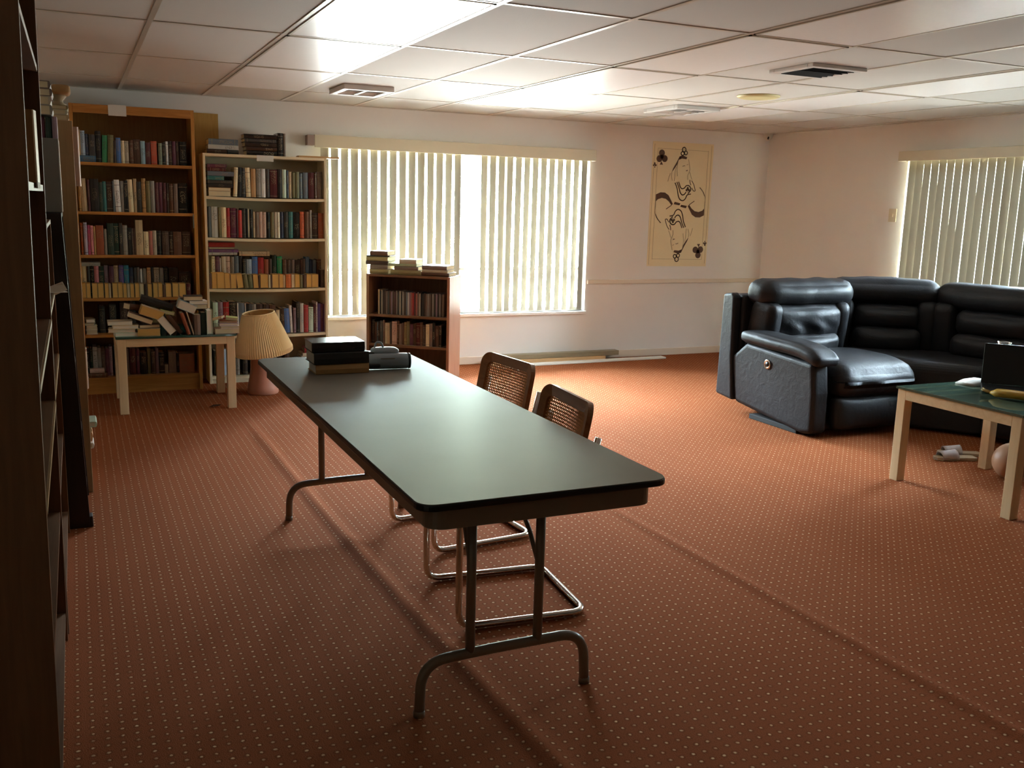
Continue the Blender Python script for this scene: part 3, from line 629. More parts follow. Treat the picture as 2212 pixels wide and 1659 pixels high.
ROWDATA = {
 'b1a':(7.580,1.700,"47,21,213,tan 68,30,207,pale_blue 98,23,186,navy 121,43,183,dark_grey 167,36,210,black 204,36,182,green 241,38,186,olive 278,22,147,dark_brown 301,32,169,blue 333,25,150,cream 359,28,149,stone 391,26,156,brown 418,46,165,umber 466,32,155,sky_blue 500,33,146,maroon 536,42,158,red_and_gold 588,25,145,grey_green 615,23,152,black 638,18,160,white 659,25,164,dark_brown 685,24,163,plum 710,24,167,umber 737,49,164,black"),
 'b1b':(7.580,1.345,"34,19,220,tan 55,40,229,beige 96,17,220,maroon 115,56,229,black 171,27,207,dark_green 198,22,213,teal 222,40,212,dark_brown 263,14,215,slate 280,36,227,white 317,22,220,grey 340,27,223,black 368,35,232,cream 405,23,239,beige 429,30,219,charcoal 461,28,243,tan 491,29,226,olive 522,28,227,grey 553,26,218,maroon 581,25,219,plum 607,23,217,maroon 631,19,215,dark_brown 651,30,210,brown 683,29,212,taupe 718,62,218,black"),
 'b1c':(7.580,1.027,"34,18,233,rust 56,23,236,lilac 80,19,217,magenta 100,19,213,pink 120,14,208,tan 136,52,216,rust 191,19,190,grey 213,43,232,dark_green 257,33,232,bottle_green 293,24,235,charcoal 318,31,219,grey 352,24,202,black 378,17,198,taupe 395,8,198,brown 406,50,259,beige 460,35,175,cream 497,25,180,rose 524,26,183,stone 553,33,181,black 588,48,179,umber 638,28,177,dark_brown 667,60,177,brown 730,62,178,umber"),
 'b1d':(7.660,0.757,"23,40,193,cream 64,19,183,dark_grey 84,26,188,black 112,32,198,pink 145,33,183,dark_green 180,29,188,mauve 212,33,183,plum 246,33,188,beige 281,33,190,purple 316,34,190,teal_blue 353,29,173,navy 383,20,173,charcoal 404,20,175,taupe 427,17,162,white 449,26,165,grey 477,27,172,peach 506,18,172,black 525,40,172,stone 567,28,169,grey 597,30,172,black 630,72,167,dark_brown 704,90,136,umber"),
 'b1e':(7.570,0.757,"19,33,68,yellowed 53,29,68,yellowed 91,38,65,yellowed 130,40,65,yellowed 176,28,64,yellowed 204,16,62,yellowed 228,37,66,yellowed 266,35,66,yellowed 302,25,61,yellowed 329,20,60,yellowed 350,28,60,yellowed 383,32,62,yellowed 416,30,62,yellowed 448,22,59,dark_brown 471,31,59,yellowed 509,35,64,yellowed 545,32,63,yellowed 578,18,55,brown 598,41,60,yellowed 646,46,62,yellowed 693,51,62,yellowed 746,33,59,maroon"),
 'b2a':(7.770,1.474,"1142,29,227,cream 1172,33,228,black 1207,32,224,charcoal 1241,37,228,cream 1280,37,221,tan 1320,36,223,grey 1360,34,224,white 1396,27,223,dark_grey 1425,60,221,maroon 1487,34,226,black 1523,32,225,mint 1557,16,220,navy 1574,25,209,beige 1601,24,204,olive 1627,31,211,moss 1661,26,200,slate 1689,39,208,blue_grey 1731,48,209,maroon 1781,17,211,brown 1800,44,218,taupe"),
 'b2b':(7.770,1.155,"952,19,241,slate 972,49,242,silver 1023,20,237,olive 1045,38,238,cream 1085,27,233,red 1114,46,234,plum 1161,12,229,maroon 1174,28,218,scarlet 1205,31,233,charcoal 1238,9,230,black 1248,11,231,cream 1262,26,225,black 1289,16,208,beige 1308,28,206,taupe 1337,25,209,blush 1363,28,207,blush 1395,28,205,black 1425,28,208,olive 1456,20,209,stone 1478,21,209,ivory 1502,26,210,navy 1531,36,211,charcoal 1570,33,214,teal 1605,53,212,black 1660,37,216,orange_and_white 1699,32,217,brown 1734,22,230,taupe 1758,47,207,dark_brown 1808,46,208,rust"),
 'b2c':(7.860,0.757,"975,27,247,cream 1004,30,247,plum 1035,12,233,white 1049,34,247,stone 1084,34,247,blush 1120,28,244,grey 1151,32,250,slate 1185,26,245,black 1214,27,227,charcoal 1244,41,224,pale_blue 1287,44,245,blue 1333,47,239,red 1383,35,224,rust 1420,27,227,umber 1449,36,257,dark_green 1487,42,248,emerald 1532,33,222,brown 1569,31,222,umber 1603,27,222,taupe 1632,43,219,dark_brown 1677,22,222,brown 1701,19,228,taupe 1721,32,243,steel_blue 1755,22,222,navy 1779,28,219,slate 1813,67,225,brown"),
 'b2d':(7.765,0.757,"937,22,117,brown 960,37,125,golden 999,58,125,golden_brown 1059,42,119,tan 1103,44,113,tan 1157,46,113,tan 1209,35,112,olive 1246,30,109,moss 1281,38,109,tan 1321,11,100,brown 1335,59,109,golden 1397,17,106,cream 1416,10,100,brown 1428,53,111,tan 1484,32,111,tan 1517,16,105,tan 1536,43,111,orange 1581,28,110,apricot 1611,37,110,mustard 1649,24,104,olive 1676,26,104,brown 1705,42,110,tan 1749,53,109,tan 1822,34,145,umber"),
 'b2e':(7.770,0.385,"962,37,265,mint 1001,37,273,mauve 1040,44,272,red 1086,58,269,black 1147,11,256,white 1160,46,256,slate 1209,8,252,white 1219,40,252,charcoal 1262,37,245,grey 1302,49,244,umber 1354,43,243,dark_brown 1400,49,237,brown 1454,29,194,cream 1485,37,205,dark_brown 1525,42,205,blue 1570,21,228,white 1594,21,209,mauve 1618,27,257,black 1648,31,244,silver 1681,36,231,red 1719,39,213,mint 1760,21,236,maroon 1783,11,254,white 1796,23,241,purple 1820,22,235,plum 1845,19,235,violet"),
 'b1g':(7.620,0.130,"23,27,207,black 52,17,206,dark_green 71,32,218,pale_grey 104,25,209,grey 130,26,203,umber 158,24,200,plum 183,23,216,mauve 217,47,210,black 265,40,203,umber 306,14,194,taupe 324,47,195,maroon 373,24,191,plum 399,48,162,black 450,26,188,olive 478,29,169,umber 510,22,189,mauve 533,41,156,black 575,24,61,stone 603,56,158,taupe 662,17,146,black 681,111,139,rust_and_cream"),

}
ROWINFO = {  # words for the shelf, shelf z, front y, depth, back-row scale
 'b1a': ('top shelf, oak bookcase', 1.69, 7.58, .17), 'b1b': ('second shelf, oak bookcase', 1.342, 7.58, .17), 'b1c': ('third shelf, oak bookcase', 1.031, 7.58, .17),
 'b1d': ('back row, fourth shelf, oak bookcase', .716, 7.70, .13), 'b1e': ('front row, fourth shelf, oak bookcase', .716, 7.565, .115), 'b1g': ('bottom shelf, oak bookcase', .125, 7.62, .17),
 'b2a': ('top shelf, cream bookcase', 1.474, 7.77, .17), 'b2b': ('second shelf, cream bookcase', 1.157, 7.77, .17), 'b2c': ('back row, third shelf, cream bookcase', .757, 7.875, .105), 'b2d': ('front row, third shelf, cream bookcase', .757, 7.765, .108), 'b2e': ('fourth shelf, cream bookcase', .388, 7.77, .17)}
def size_word(w, h, hs):
    if w < .019: return 'slim '
    if w > .04: return 'thick '
    if h > hs*1.12: return 'tall '
    if h < hs*.86: return 'short '
    return ''
def label_rows(items, where, kind='book'):
    """one label each: own look, then its two neighbours, then a count among the like"""
    n = len(items); hs = sum(i[2] for i in items)/n; out = []
    base = []
    for k, (x, w, h, c) in enumerate(items):
        a = say(items[k-1][3]) if k else None; z = say(items[k+1][3]) if k < n-1 else None
        s = size_word(w, h, hs)+say(c)+' '+kind
        if a and z: s += f' between {a} and {z}'
        elif z: s += f' at the end beside {z}'
        else: s += f' at the end beside {a}'
        base.append(s+', '+where)
    for k, s in enumerate(base):
        if base.count(s) > 1:
            j = base[:k].count(s); s = ORD[j]+' '+s
        out.append(s)
    return out
for key, (py, pz, txt) in ROWDATA.items():
    where, z, y, d = ROWINFO[key]
    items = []
    for s in txt.split():
        x, w, h, c = s.split(',')
        x, w, h = float(x)/1000, float(w)/1000, float(h)/1000+pz-z
        if key in ('b2c',): x, w = x*y/py, w*y/py
        if key == 'b1d': x, w = x*y/py, w*y/py
        items.append((x, w, h, c))
    # keep neighbours from sharing room
    for k in range(1, len(items)):
        x, w, h, c = items[k]; px, pw = items[k-1][0], items[k-1][1]
        if x < px+pw+.0006:
            e = px+pw+.0006; items[k] = (e, max(.007, x+w-e), h, c)
    lab = label_rows(items, where)
    side = 'cream' if key[:2] == 'b1' else 'window'
    yk = [k for k, i in enumerate(items) if i[3] == 'yellowed']
    lean_now = {'b1a': {5: 2.5, 6: 2.5, 7: 1.5}, 'b2a': {0: 3.2, 1: 2.2, 3: -1.5}, 'b1b': {1: -2, 8: -1.6, 11: -1.2}, 'b2e': {14: -2.5, 15: -2.5}, 'b2d': {3: -2, 5: -7, 6: -7, 7: -5, 8: -3}}.get(key, {})
    for k, (x, w, h, c) in enumerate(items):
        L = lab[k]
        if key == 'b1e' and c == 'yellowed':
            j = len(yk)-1-yk.index(k)
            L = f'{ORD[j]} yellowed fore-edge from the cream bookcase side, front row, fourth shelf, oak bookcase'
        dd = d*rnd.uniform(.86, 1); yy = y+(0 if key in ('b1e', 'b2d') else rnd.uniform(0, .012))
        g = 'books on the oak bookcase' if key[:2] == 'b1' else 'books on the cream bookcase'
        if key in ('b1e', 'b2d'):
            pg = 'pagey' if c in ('yellowed', 'golden', 'tan', 'golden_brown', 'apricot', 'mustard') else None
            if pg: mt = flip_m(x, yy, z, w, dd)
            else: mt = T(x, yy, z)
            if k in lean_now:
                a = lean_now[k]; mt = T(x+(w if a > 0 else 0), yy, z) @ Matrix.Rotation(R(a), 4, 'Y') @ T(-x-(w if a > 0 else 0), -yy, -z) @ mt
            book(w, dd, h, 'khaki' if c == 'yellowed' else c, L, mt, g, mat='bookp' if pg else None, pages=pg or 'pagec', soft=True)
        else:
            a = lean_now.get(k, 0)
            z_ = z+.0458 if key == 'b1a' and k < 4 else z; h -= z_-z
            mt = T(x+(w if a > 0 else 0), yy, z_) @ Matrix.Rotation(R(a), 4, 'Y') @ T(-(w if a > 0 else 0), 0, 0)
            if key[:2] == 'b2' and key != 'b2c': h -= .002
            book(w, dd, min(h, .262), c, L, mt, g, pages=rnd.choice(['pagew', 'pagec', 'pagec']))

def pile(items, y, where, group, z0, d=.15, pages='pagec'):
    """flat books: (x, length, thickness, colour, words[, yaw])"""
    z = z0
    for it in items:
        x, L, t, c, words_ = it[:5]; yaw = it[5] if len(it) > 5 else 0
        pgs = it[6] if len(it) > 6 else pages; pg_out = len(it) > 7 and it[7]
        if pg_out:
            m = T(x+L/2, y+d/2, z) @ Rz(R(180+yaw)) @ T(-L/2, -d/2, 0) @ flat_m(0, 0, 0, t)
        else:
            m = T(x+L/2, y+d/2, z) @ Rz(R(yaw)) @ T(-L/2, -d/2, 0) @ flat_m(0, 0, 0, t)
        book(t, d, L, c, f'{words_}, {where}' if where else words_, m, group, pages=pgs)
        z += t+.0004
    return z
GO, GC = 'books on the oak bookcase', 'books on the cream bookcase'
# b1a: one wide blue book lies under the first three upright ones, so they stand on it
pile([(.036, .128, .045, 'steel_blue', 'thick blue book lying flat under four upright books')], 7.575, 'top shelf, oak bookcase', GO, 1.69, .16)
zt = .716+.2
pile([(.03, .128, .028, 'pale_grey', 'white and grey book laid across the upright back row')], 7.70, 'fourth shelf, oak bookcase', GO, .941, .12)
pile([(.035, .08, .034, 'white', 'lowest of the flat books', 0, 'pagew', 1), (.032, .078, .03, 'cream', 'second lowest of the flat books', 3, 'pagew', 1), (.03, .07, .02, 'grey', 'third lowest of the flat books', -4, 'pagew', 1), (.03, .065, .026, 'stone', 'topmost of the flat books', 6, 'pagew', 1)], 7.60, 'fifth shelf of oak bookcase beside tan bookcase', GO, .446, .15)
bk = label_rows([(0, .03, .2, c) for c in ('black', 'charcoal', 'dark_brown', 'black', 'umber', 'olive', 'black', 'brown')], 'fifth shelf, oak bookcase')
for k, c in enumerate(('black', 'charcoal', 'dark_brown', 'black', 'umber', 'olive', 'black', 'brown')):
    book(.04+.006*(k % 3), .14, .2+.012*(k % 4), c, bk[k], T(.13+.072*k, 7.66, .446), GO)
# loose things lying in front on the oak bottom shelf
pile([(.035, .13, .035, 'brown', 'brown book lying flat in front of upright books'), (.045, .1, .03, 'blush', 'pinkish book lying flat on a brown one')], 7.56, 'bottom shelf, oak bookcase', GO, .125, .055)
# cream bookcase: top, stacks inside
pile([(.955, .15, .033, 'dark_brown', 'dark brown book at the bottom of the smaller stack')], 7.79, 'top of cream bookcase', GC, 1.7975, .17)
pile([(1.112, .082, .033, 'charcoal', 'short charcoal book at the bottom of the smaller stack')], 7.79, 'top of cream bookcase', GC, 1.7975, .17)
pile([(.966, .228, .034, 'silver', 'silver and black book in the middle of the smaller stack'), (.97, .222, .044, 'slate', 'blue grey book topping the smaller stack')], 7.79, 'top of cream bookcase', GC, 1.8315, .17)
pile([(1.255, .235, .036, 'black', 'black book at the bottom of the taller stack'), (1.25, .24, .03, 'dark_brown', 'dark brown book second from the bottom of the taller stack'), (1.243, .246, .034, 'black', 'black book in the middle of the taller stack'), (1.24, .245, .026, 'charcoal', 'charcoal book second from the top of the taller stack', 1), (1.238, .25, .034, 'black', 'black book with white title topping the taller stack', -1)], 7.79, 'cream bookcase top', GC, 1.7975, .17)
book(.042, .17, .18, 'black', 'upright black book propped against the taller stack, cream bookcase top', T(1.497, 7.79, 1.7975), GC)
book(.02, .17, .178, 'taupe', 'slim grey brown upright book ending the taller stack, cream bookcase top', T(1.541, 7.79, 1.7975), GC)
bd = MB().box(0, .325, 0, .12, 0, .014).build('thin_board', M['pine'], loc=(1.655, 7.76, 1.7972)); tag(bd, 'thin wooden board overhanging the window end of the cream bookcase top', 'board'); bd.rotation_euler = (0, 0, R(-2))
pile([(.955, .17, .04, 'stone', 'beige book at the bottom of the stack', 0, 'pagec', 1), (.955, .17, .026, 'tan', 'tan book second in the stack', 1, 'pagec', 1), (.953, .19, .03, 'black', 'black book third in the stack'), (.953, .187, .026, 'charcoal', 'charcoal book fourth in the stack', -1), (.951, .125, .03, 'teal', 'teal book fifth in the stack'), (.952, .2, .036, 'slate', 'blue grey book sixth in the stack', 1), (.953, .14, .028, 'maroon', 'maroon book second from the top of the stack'), (.953, .145, .026, 'plum', 'dark plum book topping the stack')], 7.775, 'top shelf, cream bookcase', GC, 1.4745, .17)
pile([(.955, .22, .021, 'pale_grey', 'pale grey book lowest of the flat ones above the back row'), (.955, .23, .024, 'violet', 'purple black book lying above the back row'), (.957, .2, .018, 'maroon', 'dark red book with white pages showing above the back row', 0, 'pagew', 1), (.957, .2, .034, 'red', 'thick red book topping the flat ones above the back row')], 7.878, 'third shelf, cream bookcase', GC, 1.014, .1)
pile([(1.19, .24, .036, 'beige', 'beige book laid flat above the blue and red books')], 7.878, 'third shelf, cream bookcase', GC, 1.008, .1, 'pagey')
pile([(1.60, .17, .03, 'brown', 'brown book lowest in the flat stack'), (1.61, .16, .035, 'umber', 'dark umber book second in the flat stack'), (1.615, .16, .045, 'charcoal', 'charcoal book under the white one in the flat stack'), (1.655, .12, .024, 'white', 'white book with grey spine in the flat stack', 0, 'pagew', 1), (1.66, .11, .022, 'ivory', 'ivory book under the red one in the flat stack', 3, 'pagew', 1), (1.685, .1, .04, 'red', 'small red book topping the flat stack', -2)], 7.775, 'bottom shelf, cream bookcase', GC, .0555, .15)
bc = ('black', 'pale_blue', 'blue', 'grey', 'charcoal', 'umber', 'brown', 'black', 'grey', 'dark_brown', 'umber')
bl_ = label_rows([(0, .03, .2, c) for c in bc], 'bottom shelf, cream bookcase')
for k, c in enumerate(bc): book(.03+.008*(k % 3), .15, .2+.015*((k*5) % 4), c, bl_[k], T(.96+.056*k, 7.79, .0555), GC)
# low walnut bookcase
GW = 'books on the low walnut bookcase'
MW = T(2.2, 7.74, 0) @ Rz(B3R)
bc = 'beige black stone dark_brown umber taupe charcoal brown mauve umber maroon taupe dark_grey stone charcoal grey umber slate pale_grey mauve rose red maroon rose taupe stone black charcoal umber taupe grey taupe umber grey charcoal mauve dark_grey grey umber taupe'.split()
its = []; x = .088
for k, c in enumerate(bc):
    w = [.016, .013, .012, .018, .014, .015][k % 6]; its.append((x, w-.001, .205-.012*abs(math.sin(k*1.7))-.0003*k, c)); x += w
lb = label_rows(its, 'upper shelf, low walnut bookcase', 'case')
for (x, w, h, c), L in zip(its, lb): book(w, .13, h, c, L.replace(' case ', ' book '), MW @ T(x, .04, .536), GW, mat='bookj')
bc = 'black umber black charcoal brown beige dark_brown blush umber taupe brown khaki olive plum umber maroon brown dark_brown cream taupe black umber black'.split()
ww = [28, 22, 30, 26, 18, 44, 18, 46, 20, 26, 18, 24, 26, 30, 28, 34, 24, 26, 32, 28, 26, 30, 24]
its = []; x = .03
for k, (c, w) in enumerate(zip(bc, ww)):
    its.append((x, w/1000-.001, .2-.03*((k*7) % 4)/4, c)); x += w/1000
lb = label_rows(its, 'lower shelf, low walnut bookcase')
for (x, w, h, c), L in zip(its, lb): book(w, .15, h, c, L, MW @ T(x, .035, .285), GW)
def wpile(items, y, z, d, tail):
    for x, L, t, c, wd, yaw, po_ in items:
        m = MW @ T(x+L/2, y+d/2, z) @ Rz(R(yaw+(180 if po_ else 0))) @ T(-L/2, -d/2, 0) @ flat_m(0, 0, 0, t)
        book(t, d, L, c, f'{wd}, {tail}', m, GW, pages='pagec', mat='bookp'); z += t+.0004
wt = 'end stack by the cream bookcase, low walnut bookcase top'
wpile([(.018, .165, .038, 'khaki', 'khaki book at the bottom', 0, 0), (.02, .155, .036, 'taupe', 'taupe book second up', 1, 0), (-.015, .2, .032, 'dark_brown', 'dark brown book in the middle', 0, 0), (-.01, .195, .034, 'khaki', 'dark olive book above the middle', -2, 0), (-.012, .2, .01, 'black', 'thin black book jutting out', 3, 0), (.02, .16, .036, 'brown', 'brown book topping', -1, 0)], .03, .8725, .16, wt)
wt = 'middle stack, low walnut bookcase top'
wpile([(.205, .27, .04, 'khaki', 'long khaki book at the bottom', 0, 0), (.24, .21, .03, 'taupe', 'taupe book second up', -1, 0), (.18, .25, .022, 'sage', 'grey green book jutting out', 2, 0), (.28, .15, .036, 'stone', 'grey book topping', 1, 0)], .03, .8725, .17, wt)
wt = 'stack nearest the rug side, low walnut bookcase top'.replace('nearest the rug side', 'over the veneered side panel')
wpile([(.478, .24, .028, 'brown', 'brown book at the bottom', 0, 0), (.482, .22, .024, 'stone', 'grey book in the middle', 1, 0), (.484, .215, .034, 'taupe', 'taupe book topping', -1, 0)], .03, .8725, .2, wt)

# dark bookcases along the side wall, seen almost edge on
GS = 'books in the dark bookcases along the side wall'
def side_book(w, d, h, col, label, x, y, z, out=0, yaw=0, lie=False, pg='pagew'):
    m = T(x, y, z) @ Rz(PI/2+R(yaw))
    if lie: m = m @ flat_m(0, 0, 0, w)
    return book(w, d, h, col, label, m, GS, pages=pg, mat='bookp')
side_book(.09, .2, .165, 'tan', 'tan book standing in the dark brown bookcase above the white card', -.073, 2.52, 1.491)
for k, c in enumerate(('black', 'umber', 'maroon', 'dark_brown')): side_book(.05, .18, .2, c, f'{say(c)} book upright beyond the tan one in the dark brown bookcase', -.12, 2.66+.06*k, 1.491)
for k, c in enumerate(('maroon', 'black', 'umber')): side_book(.06, .18, .22, c, f'{say(c)} book upright on the middle shelf of the dark brown bookcase', -.13, 2.5+.08*k, 1.081)
for k, (c, wd) in enumerate((('maroon', 'maroon'), ('black', 'black'), ('dark_brown', 'dark brown'))): side_book(.05, .17, .2, c, f'{wd} book upright in the low dark walnut bookcase', -.13, 3.7+.09*k, .801)
gb = MB().box(-.3, -.046, 4.47, 4.7, 1.386, 1.69).build('box', M['greybox'], bevel=.003); tag(gb, 'flat grey box standing upright on the ebony bookcase', 'box')
MB().box(-.0458, -.0425, 4.47, 4.7, 1.388, 1.688).build('edge_strip', M['paper'], gb)
for k, (c, w, x, h) in enumerate((('white', .012, -.165, .088), ('grey', .022, -.148, .09), ('plum', .03, -.122, .088), ('bottle_green', .022, -.088, .086), ('mauve', .02, -.064, .088))):
    book(w, .17, h, c, f'small {say(c)} book upright on the grey box of the ebony bookcase', T(x, 4.49, 1.6905), GS, mat='bookp')
z = 1.782
for k, (c, t, o) in enumerate((('grey', .04, 0), ('stone', .034, -.004), ('taupe', .03, .003), ('taupe', .03, -.002))):
    side_book(t, .17, .2, c, f'{["grey", "stone", "taupe", "taupe"][k]} book, {["lowest", "second", "third", "topmost"][k]} in the stack above the grey box by the ceiling', -.06+o, 4.46, z, lie=True, pg='pagec'); z += t+.0004
z = 1.8005
for k, (c, t, o) in enumerate((('beige', .026, 0), ('stone', .022, -.004), ('khaki', .02, .0))):
    side_book(t, .15, .19, c, f'{say(c)} book, {["lowest", "second", "third"][k]} in the stack topping the tan bookcase', .0+o, 5.02, z, lie=True, pg='pagec'); z += t+.0004
cv = MB().lathe([(.03, 0), (.034, .006), (.022, .014), (.02, .024), (.028, .034), (.034, .042), (.03, .05)], 14, (-.04, 5.08, z), rad=lambda k, n: 1+.08*math.cos(5*2*PI*k/n)).build('carved_ornament', M['carved']); tag(cv, 'small carved beige stone ornament on the tan bookcase book stack', 'ornament')
ht = MB().cushion(.08, .16, .04, .014, (.002, .004, .004), 8, T(-.026, 5.09, z+.071)).build('box', M['tancloth']); tag(ht, 'small tan box balanced on the carved ornament by the ceiling', 'box')
side_book(.03, .17, .275, 'blush', 'pale pink book poking out of the top shelf of the tan bookcase', .036, 5.06, 1.5015)
for k, (c, y, zz, t, xx) in enumerate((('white', 5.42, .121, .03, .03), ('peach', 5.46, .1515, .05, .026), ('cream', 5.44, .202, .028, .024), ('mint', 5.45, .2305, .03, .05))):
    side_book(t, .2, .16, c, f'{say(c)} book, {["lowest", "second", "third", "topmost"][k]} of the spill from the tan bookcase bottom shelf', xx, y, zz, lie=True, pg='pagew')
for k, (c, y) in enumerate((('blush', 5.40), ('rose', 5.47), ('ivory', 5.55))): side_book(.035, .16, .2, c, f'{say(c)} book upright at the edge of the tan bookcase lower shelf', .019, y, .451)
for k, (c, y) in enumerate((('umber', 5.1), ('black', 5.2), ('brown', 5.6), ('taupe', 5.7))): side_book(.045, .16, .22, c, f'{say(c)} book upright on the tan bookcase middle shelf', -.03, y, .801)
ob = thing('open_book', 'splayed white paged book jutting from the low dark walnut bookcase', 'book', (-.062, 4.27, 1.0705), R(8))
for s_ in (1, -1): MB().box(-.05, .022, -.003, .003, .002, .04, T(0, s_*.012, 0) @ Matrix.Rotation(R(s_*22), 4, 'X') @ Matrix.Rotation(R(-24), 4, 'Y')).build('page_block', M['pagew'], ob)
MB().box(-.055, .02, -.02, .02, 0, .002).build('cover', M['bookp'], ob)
# ---------------------------------------------------------------- book-heaped table and glass table (a pair)
def parsons(name, label, x0, y0, w, d, top, glass, dark):
    t = thing(name, label, 'table', (x0, y0, 0)); L = .056; rail = .055
    zt = top-.014
    for (lx, ly) in ((0, 0), (w-L, 0), (0, d-L), (w-L, d-L)):
        MB().box(lx, lx+L, ly, ly+L, 0, zt).build('leg', M['bleached'], t, bevel=.003)
    f = MB(); f.box(L, w-L, 0, L*.8, zt-rail, zt); f.box(L, w-L, d-L*.8, d, zt-rail, zt)
    f.box(0, L*.8, L, d-L, zt-rail, zt); f.box(w-L*.8, w, L, d-L, zt-rail, zt)
    f.build('apron', M['bleachedh'], t, bevel=.002)
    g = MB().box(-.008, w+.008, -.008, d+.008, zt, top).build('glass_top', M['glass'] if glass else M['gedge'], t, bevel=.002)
    if glass:
        e = MB()
        for (a0, a1, c0, c1) in ((-.0085, w+.0085, -.0085, -.0075), (-.0085, w+.0085, d+.0075, d+.0085), (-.0085, -.0075, -.0075, d+.0075), (w+.0075, w+.0085, -.0075, d+.0075)): e.box(a0, a1, c0, c1, zt+.001, top-.001)
        e.build('polished_edge', M['gedge'], g)
    return t
parsons('side_table', 'bleached wood table with dark glass top under a heap of books', .215, 6.78, .765, .63, .53, False, True)
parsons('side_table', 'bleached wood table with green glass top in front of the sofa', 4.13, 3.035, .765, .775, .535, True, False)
# heap of books
GP = 'books heaped on the bleached table'
def heap(w, d, h, c, label, m, pg='pagew', mat='bookp'): book(w, d, h, c, label+', book-heaped table', m, GP, mat=mat, pages=pg, soft=True)
def layp(x, y, z, L, t, d, c, label, yaw=0, tilt=0, pg='pagew', out=True):
    """lying book with its pages towards the room"""
    m = T(x+L/2, y+d/2, z) @ Rz(R(yaw)) @ Matrix.Rotation(R(tilt), 4, 'Y') @ (Rz(PI) if out else Matrix.Identity(4)) @ T(-L/2, -d/2, 0) @ flat_m(0, 0, 0, t)
    heap(t, d, L, c, label, m, pg)
z = .5302
for i, (x, L, t, c, lab, yw) in enumerate(((.205, .16, .026, 'mint', 'white paged book lowest of the flat end stack', 4), (.17, .17, .024, 'ivory', 'white paged book second in the flat end stack', -4), (.195, .16, .024, 'cream', 'cream paged book third in the flat end stack', 1), (.165, .155, .026, 'stone', 'white paged book topping the flat end stack', 0))):
    layp(x, 6.81+.01*(i % 2), z, L, t, .12, c, lab, yw, 0, 'pagew'); z += t+.0005
layp(.35, 6.80, .5302, .145, .05, .12, 'beige', 'thick yellow paged book lying beside the flat end stack', -3, 0, 'pagey')
layp(.36, 6.83, .581, .13, .022, .11, 'taupe', 'grey brown book flat on the thick yellow paged book', 4, 0, 'pagec')
layp(.285, 6.82, .632, .16, .034, .11, 'taupe', 'tan book slanting down under the two tilted ones', 0, 22, 'pagec')
layp(.36, 6.81, .655, .15, .062, .12, 'beige', 'thick cream paged book slanting on top of the heap', 0, 20, 'pagey')
layp(.288, 6.93, .69, .09, .04, .11, 'brown', 'brown book end behind the slanting cream paged one', 20, 10, 'pagec', False)
layp(.37, 6.90, .715, .22, .045, .14, 'black', 'black and plum covered book slanting across the heap', -4, 19, 'pagec', False)
layp(.50, 6.84, .672, .09, .02, .1, 'lime', 'pale green paged slim book slanting under the black one', 0, 14, 'pagew')
def standing(x, w, h, d, c, label, ang, pg='pagew', out=True, y=6.80, z=.5302):
    m = T(x, y, z) @ Matrix.Rotation(R(ang), 4, 'Y') @ T(-w/2, 0, 0)
    if out: m = m @ flip_m(0, 0, 0, w, d)
    heap(w, d, h, c, label, m, pg)
def leaning(x, w, h, d, c, label, ang, pg='pagew', out=True, y=6.80):
    """one foot edge rests on the table top, the top end falls towards -x; x is the far foot edge"""
    m = T(x-w/math.cos(R(ang)), y, .5302) @ Matrix.Rotation(R(-ang), 4, 'Y')
    if out: m = m @ flip_m(0, 0, 0, w, d)
    heap(w, d, h, c, label, m, pg)
leaning(.62, .05, .135, .12, 'stone', 'white paged book leaning steeply in mid heap', 38)
leaning(.655, .03, .15, .12, 'brown', 'tan brown book leaning behind the white paged one', 34, 'pagec', False, 6.84)
leaning(.692, .022, .155, .13, 'rust', 'reddish brown book leaning beside the upright ones', 17, 'pagec', False)
leaning(.714, .008, .165, .12, 'blush', 'thin pink edged book leaning on the reddish one', 15)
standing(.735, .04, .138, .12, 'taupe', 'upright pinkish brown book in the heap', 0, 'pagec', False)
standing(.778, .034, .15, .13, 'bottle_green', 'upright dark green book in the heap', 0, 'pagec', False, 6.82)
standing(.814, .034, .168, .13, 'mint', 'upright white paged book in the heap', 0)
standing(.8345, .005, .17, .13, 'ivory', 'thin pamphlet against the upright white paged book', 0)
layp(.605, 6.84, .69, .12, .06, .12, 'sky_blue', 'white paged book slanting over the upright ones', 0, 24)
layp(.62, 6.93, .70, .17, .05, .14, 'taupe', 'grey brown book behind the slanting white paged one', 0, 20, 'pagec', False)
layp(.69, 6.86, .70, .12, .034, .12, 'taupe', 'grey book lying flat over the upright ones', 0, 0, 'pagec')
layp(.69, 6.85, .735, .12, .022, .12, 'white', 'white edged book under the topmost book', 2, 0)
layp(.66, 6.86, .758, .125, .032, .12, 'charcoal', 'topmost book with dark cover and cream pages', -3, 0, 'pagec')
z = .5302
for (x, L, t, c, lab, yw, pg) in ((.852, .165, .034, 'blush', 'cream paged book lowest of the stack by the lamp', 0, 'pagec'), (.89, .125, .018, 'white', 'white book second in the stack by the lamp', 1, 'pagew'), (.885, .125, .02, 'lilac', 'white lilac book third in the stack by the lamp', -2, 'pagew'), (.89, .12, .014, 'rust', 'brown curled book fourth in the stack by the lamp', -8, 'pagec')):
    layp(x, 6.81, z, L, t, .12, c, lab, yw, 0, pg); z += t+.0005
layp(.855, 6.86, z+.004, .07, .014, .1, 'peach', 'orange tan book slanting on the stack by the lamp', -20, -14, 'pagec')
layp(.935, 6.83, z+.001, .08, .02, .1, 'lime', 'lime green slim book topping the stack by the lamp', -10, 6, 'pagew')
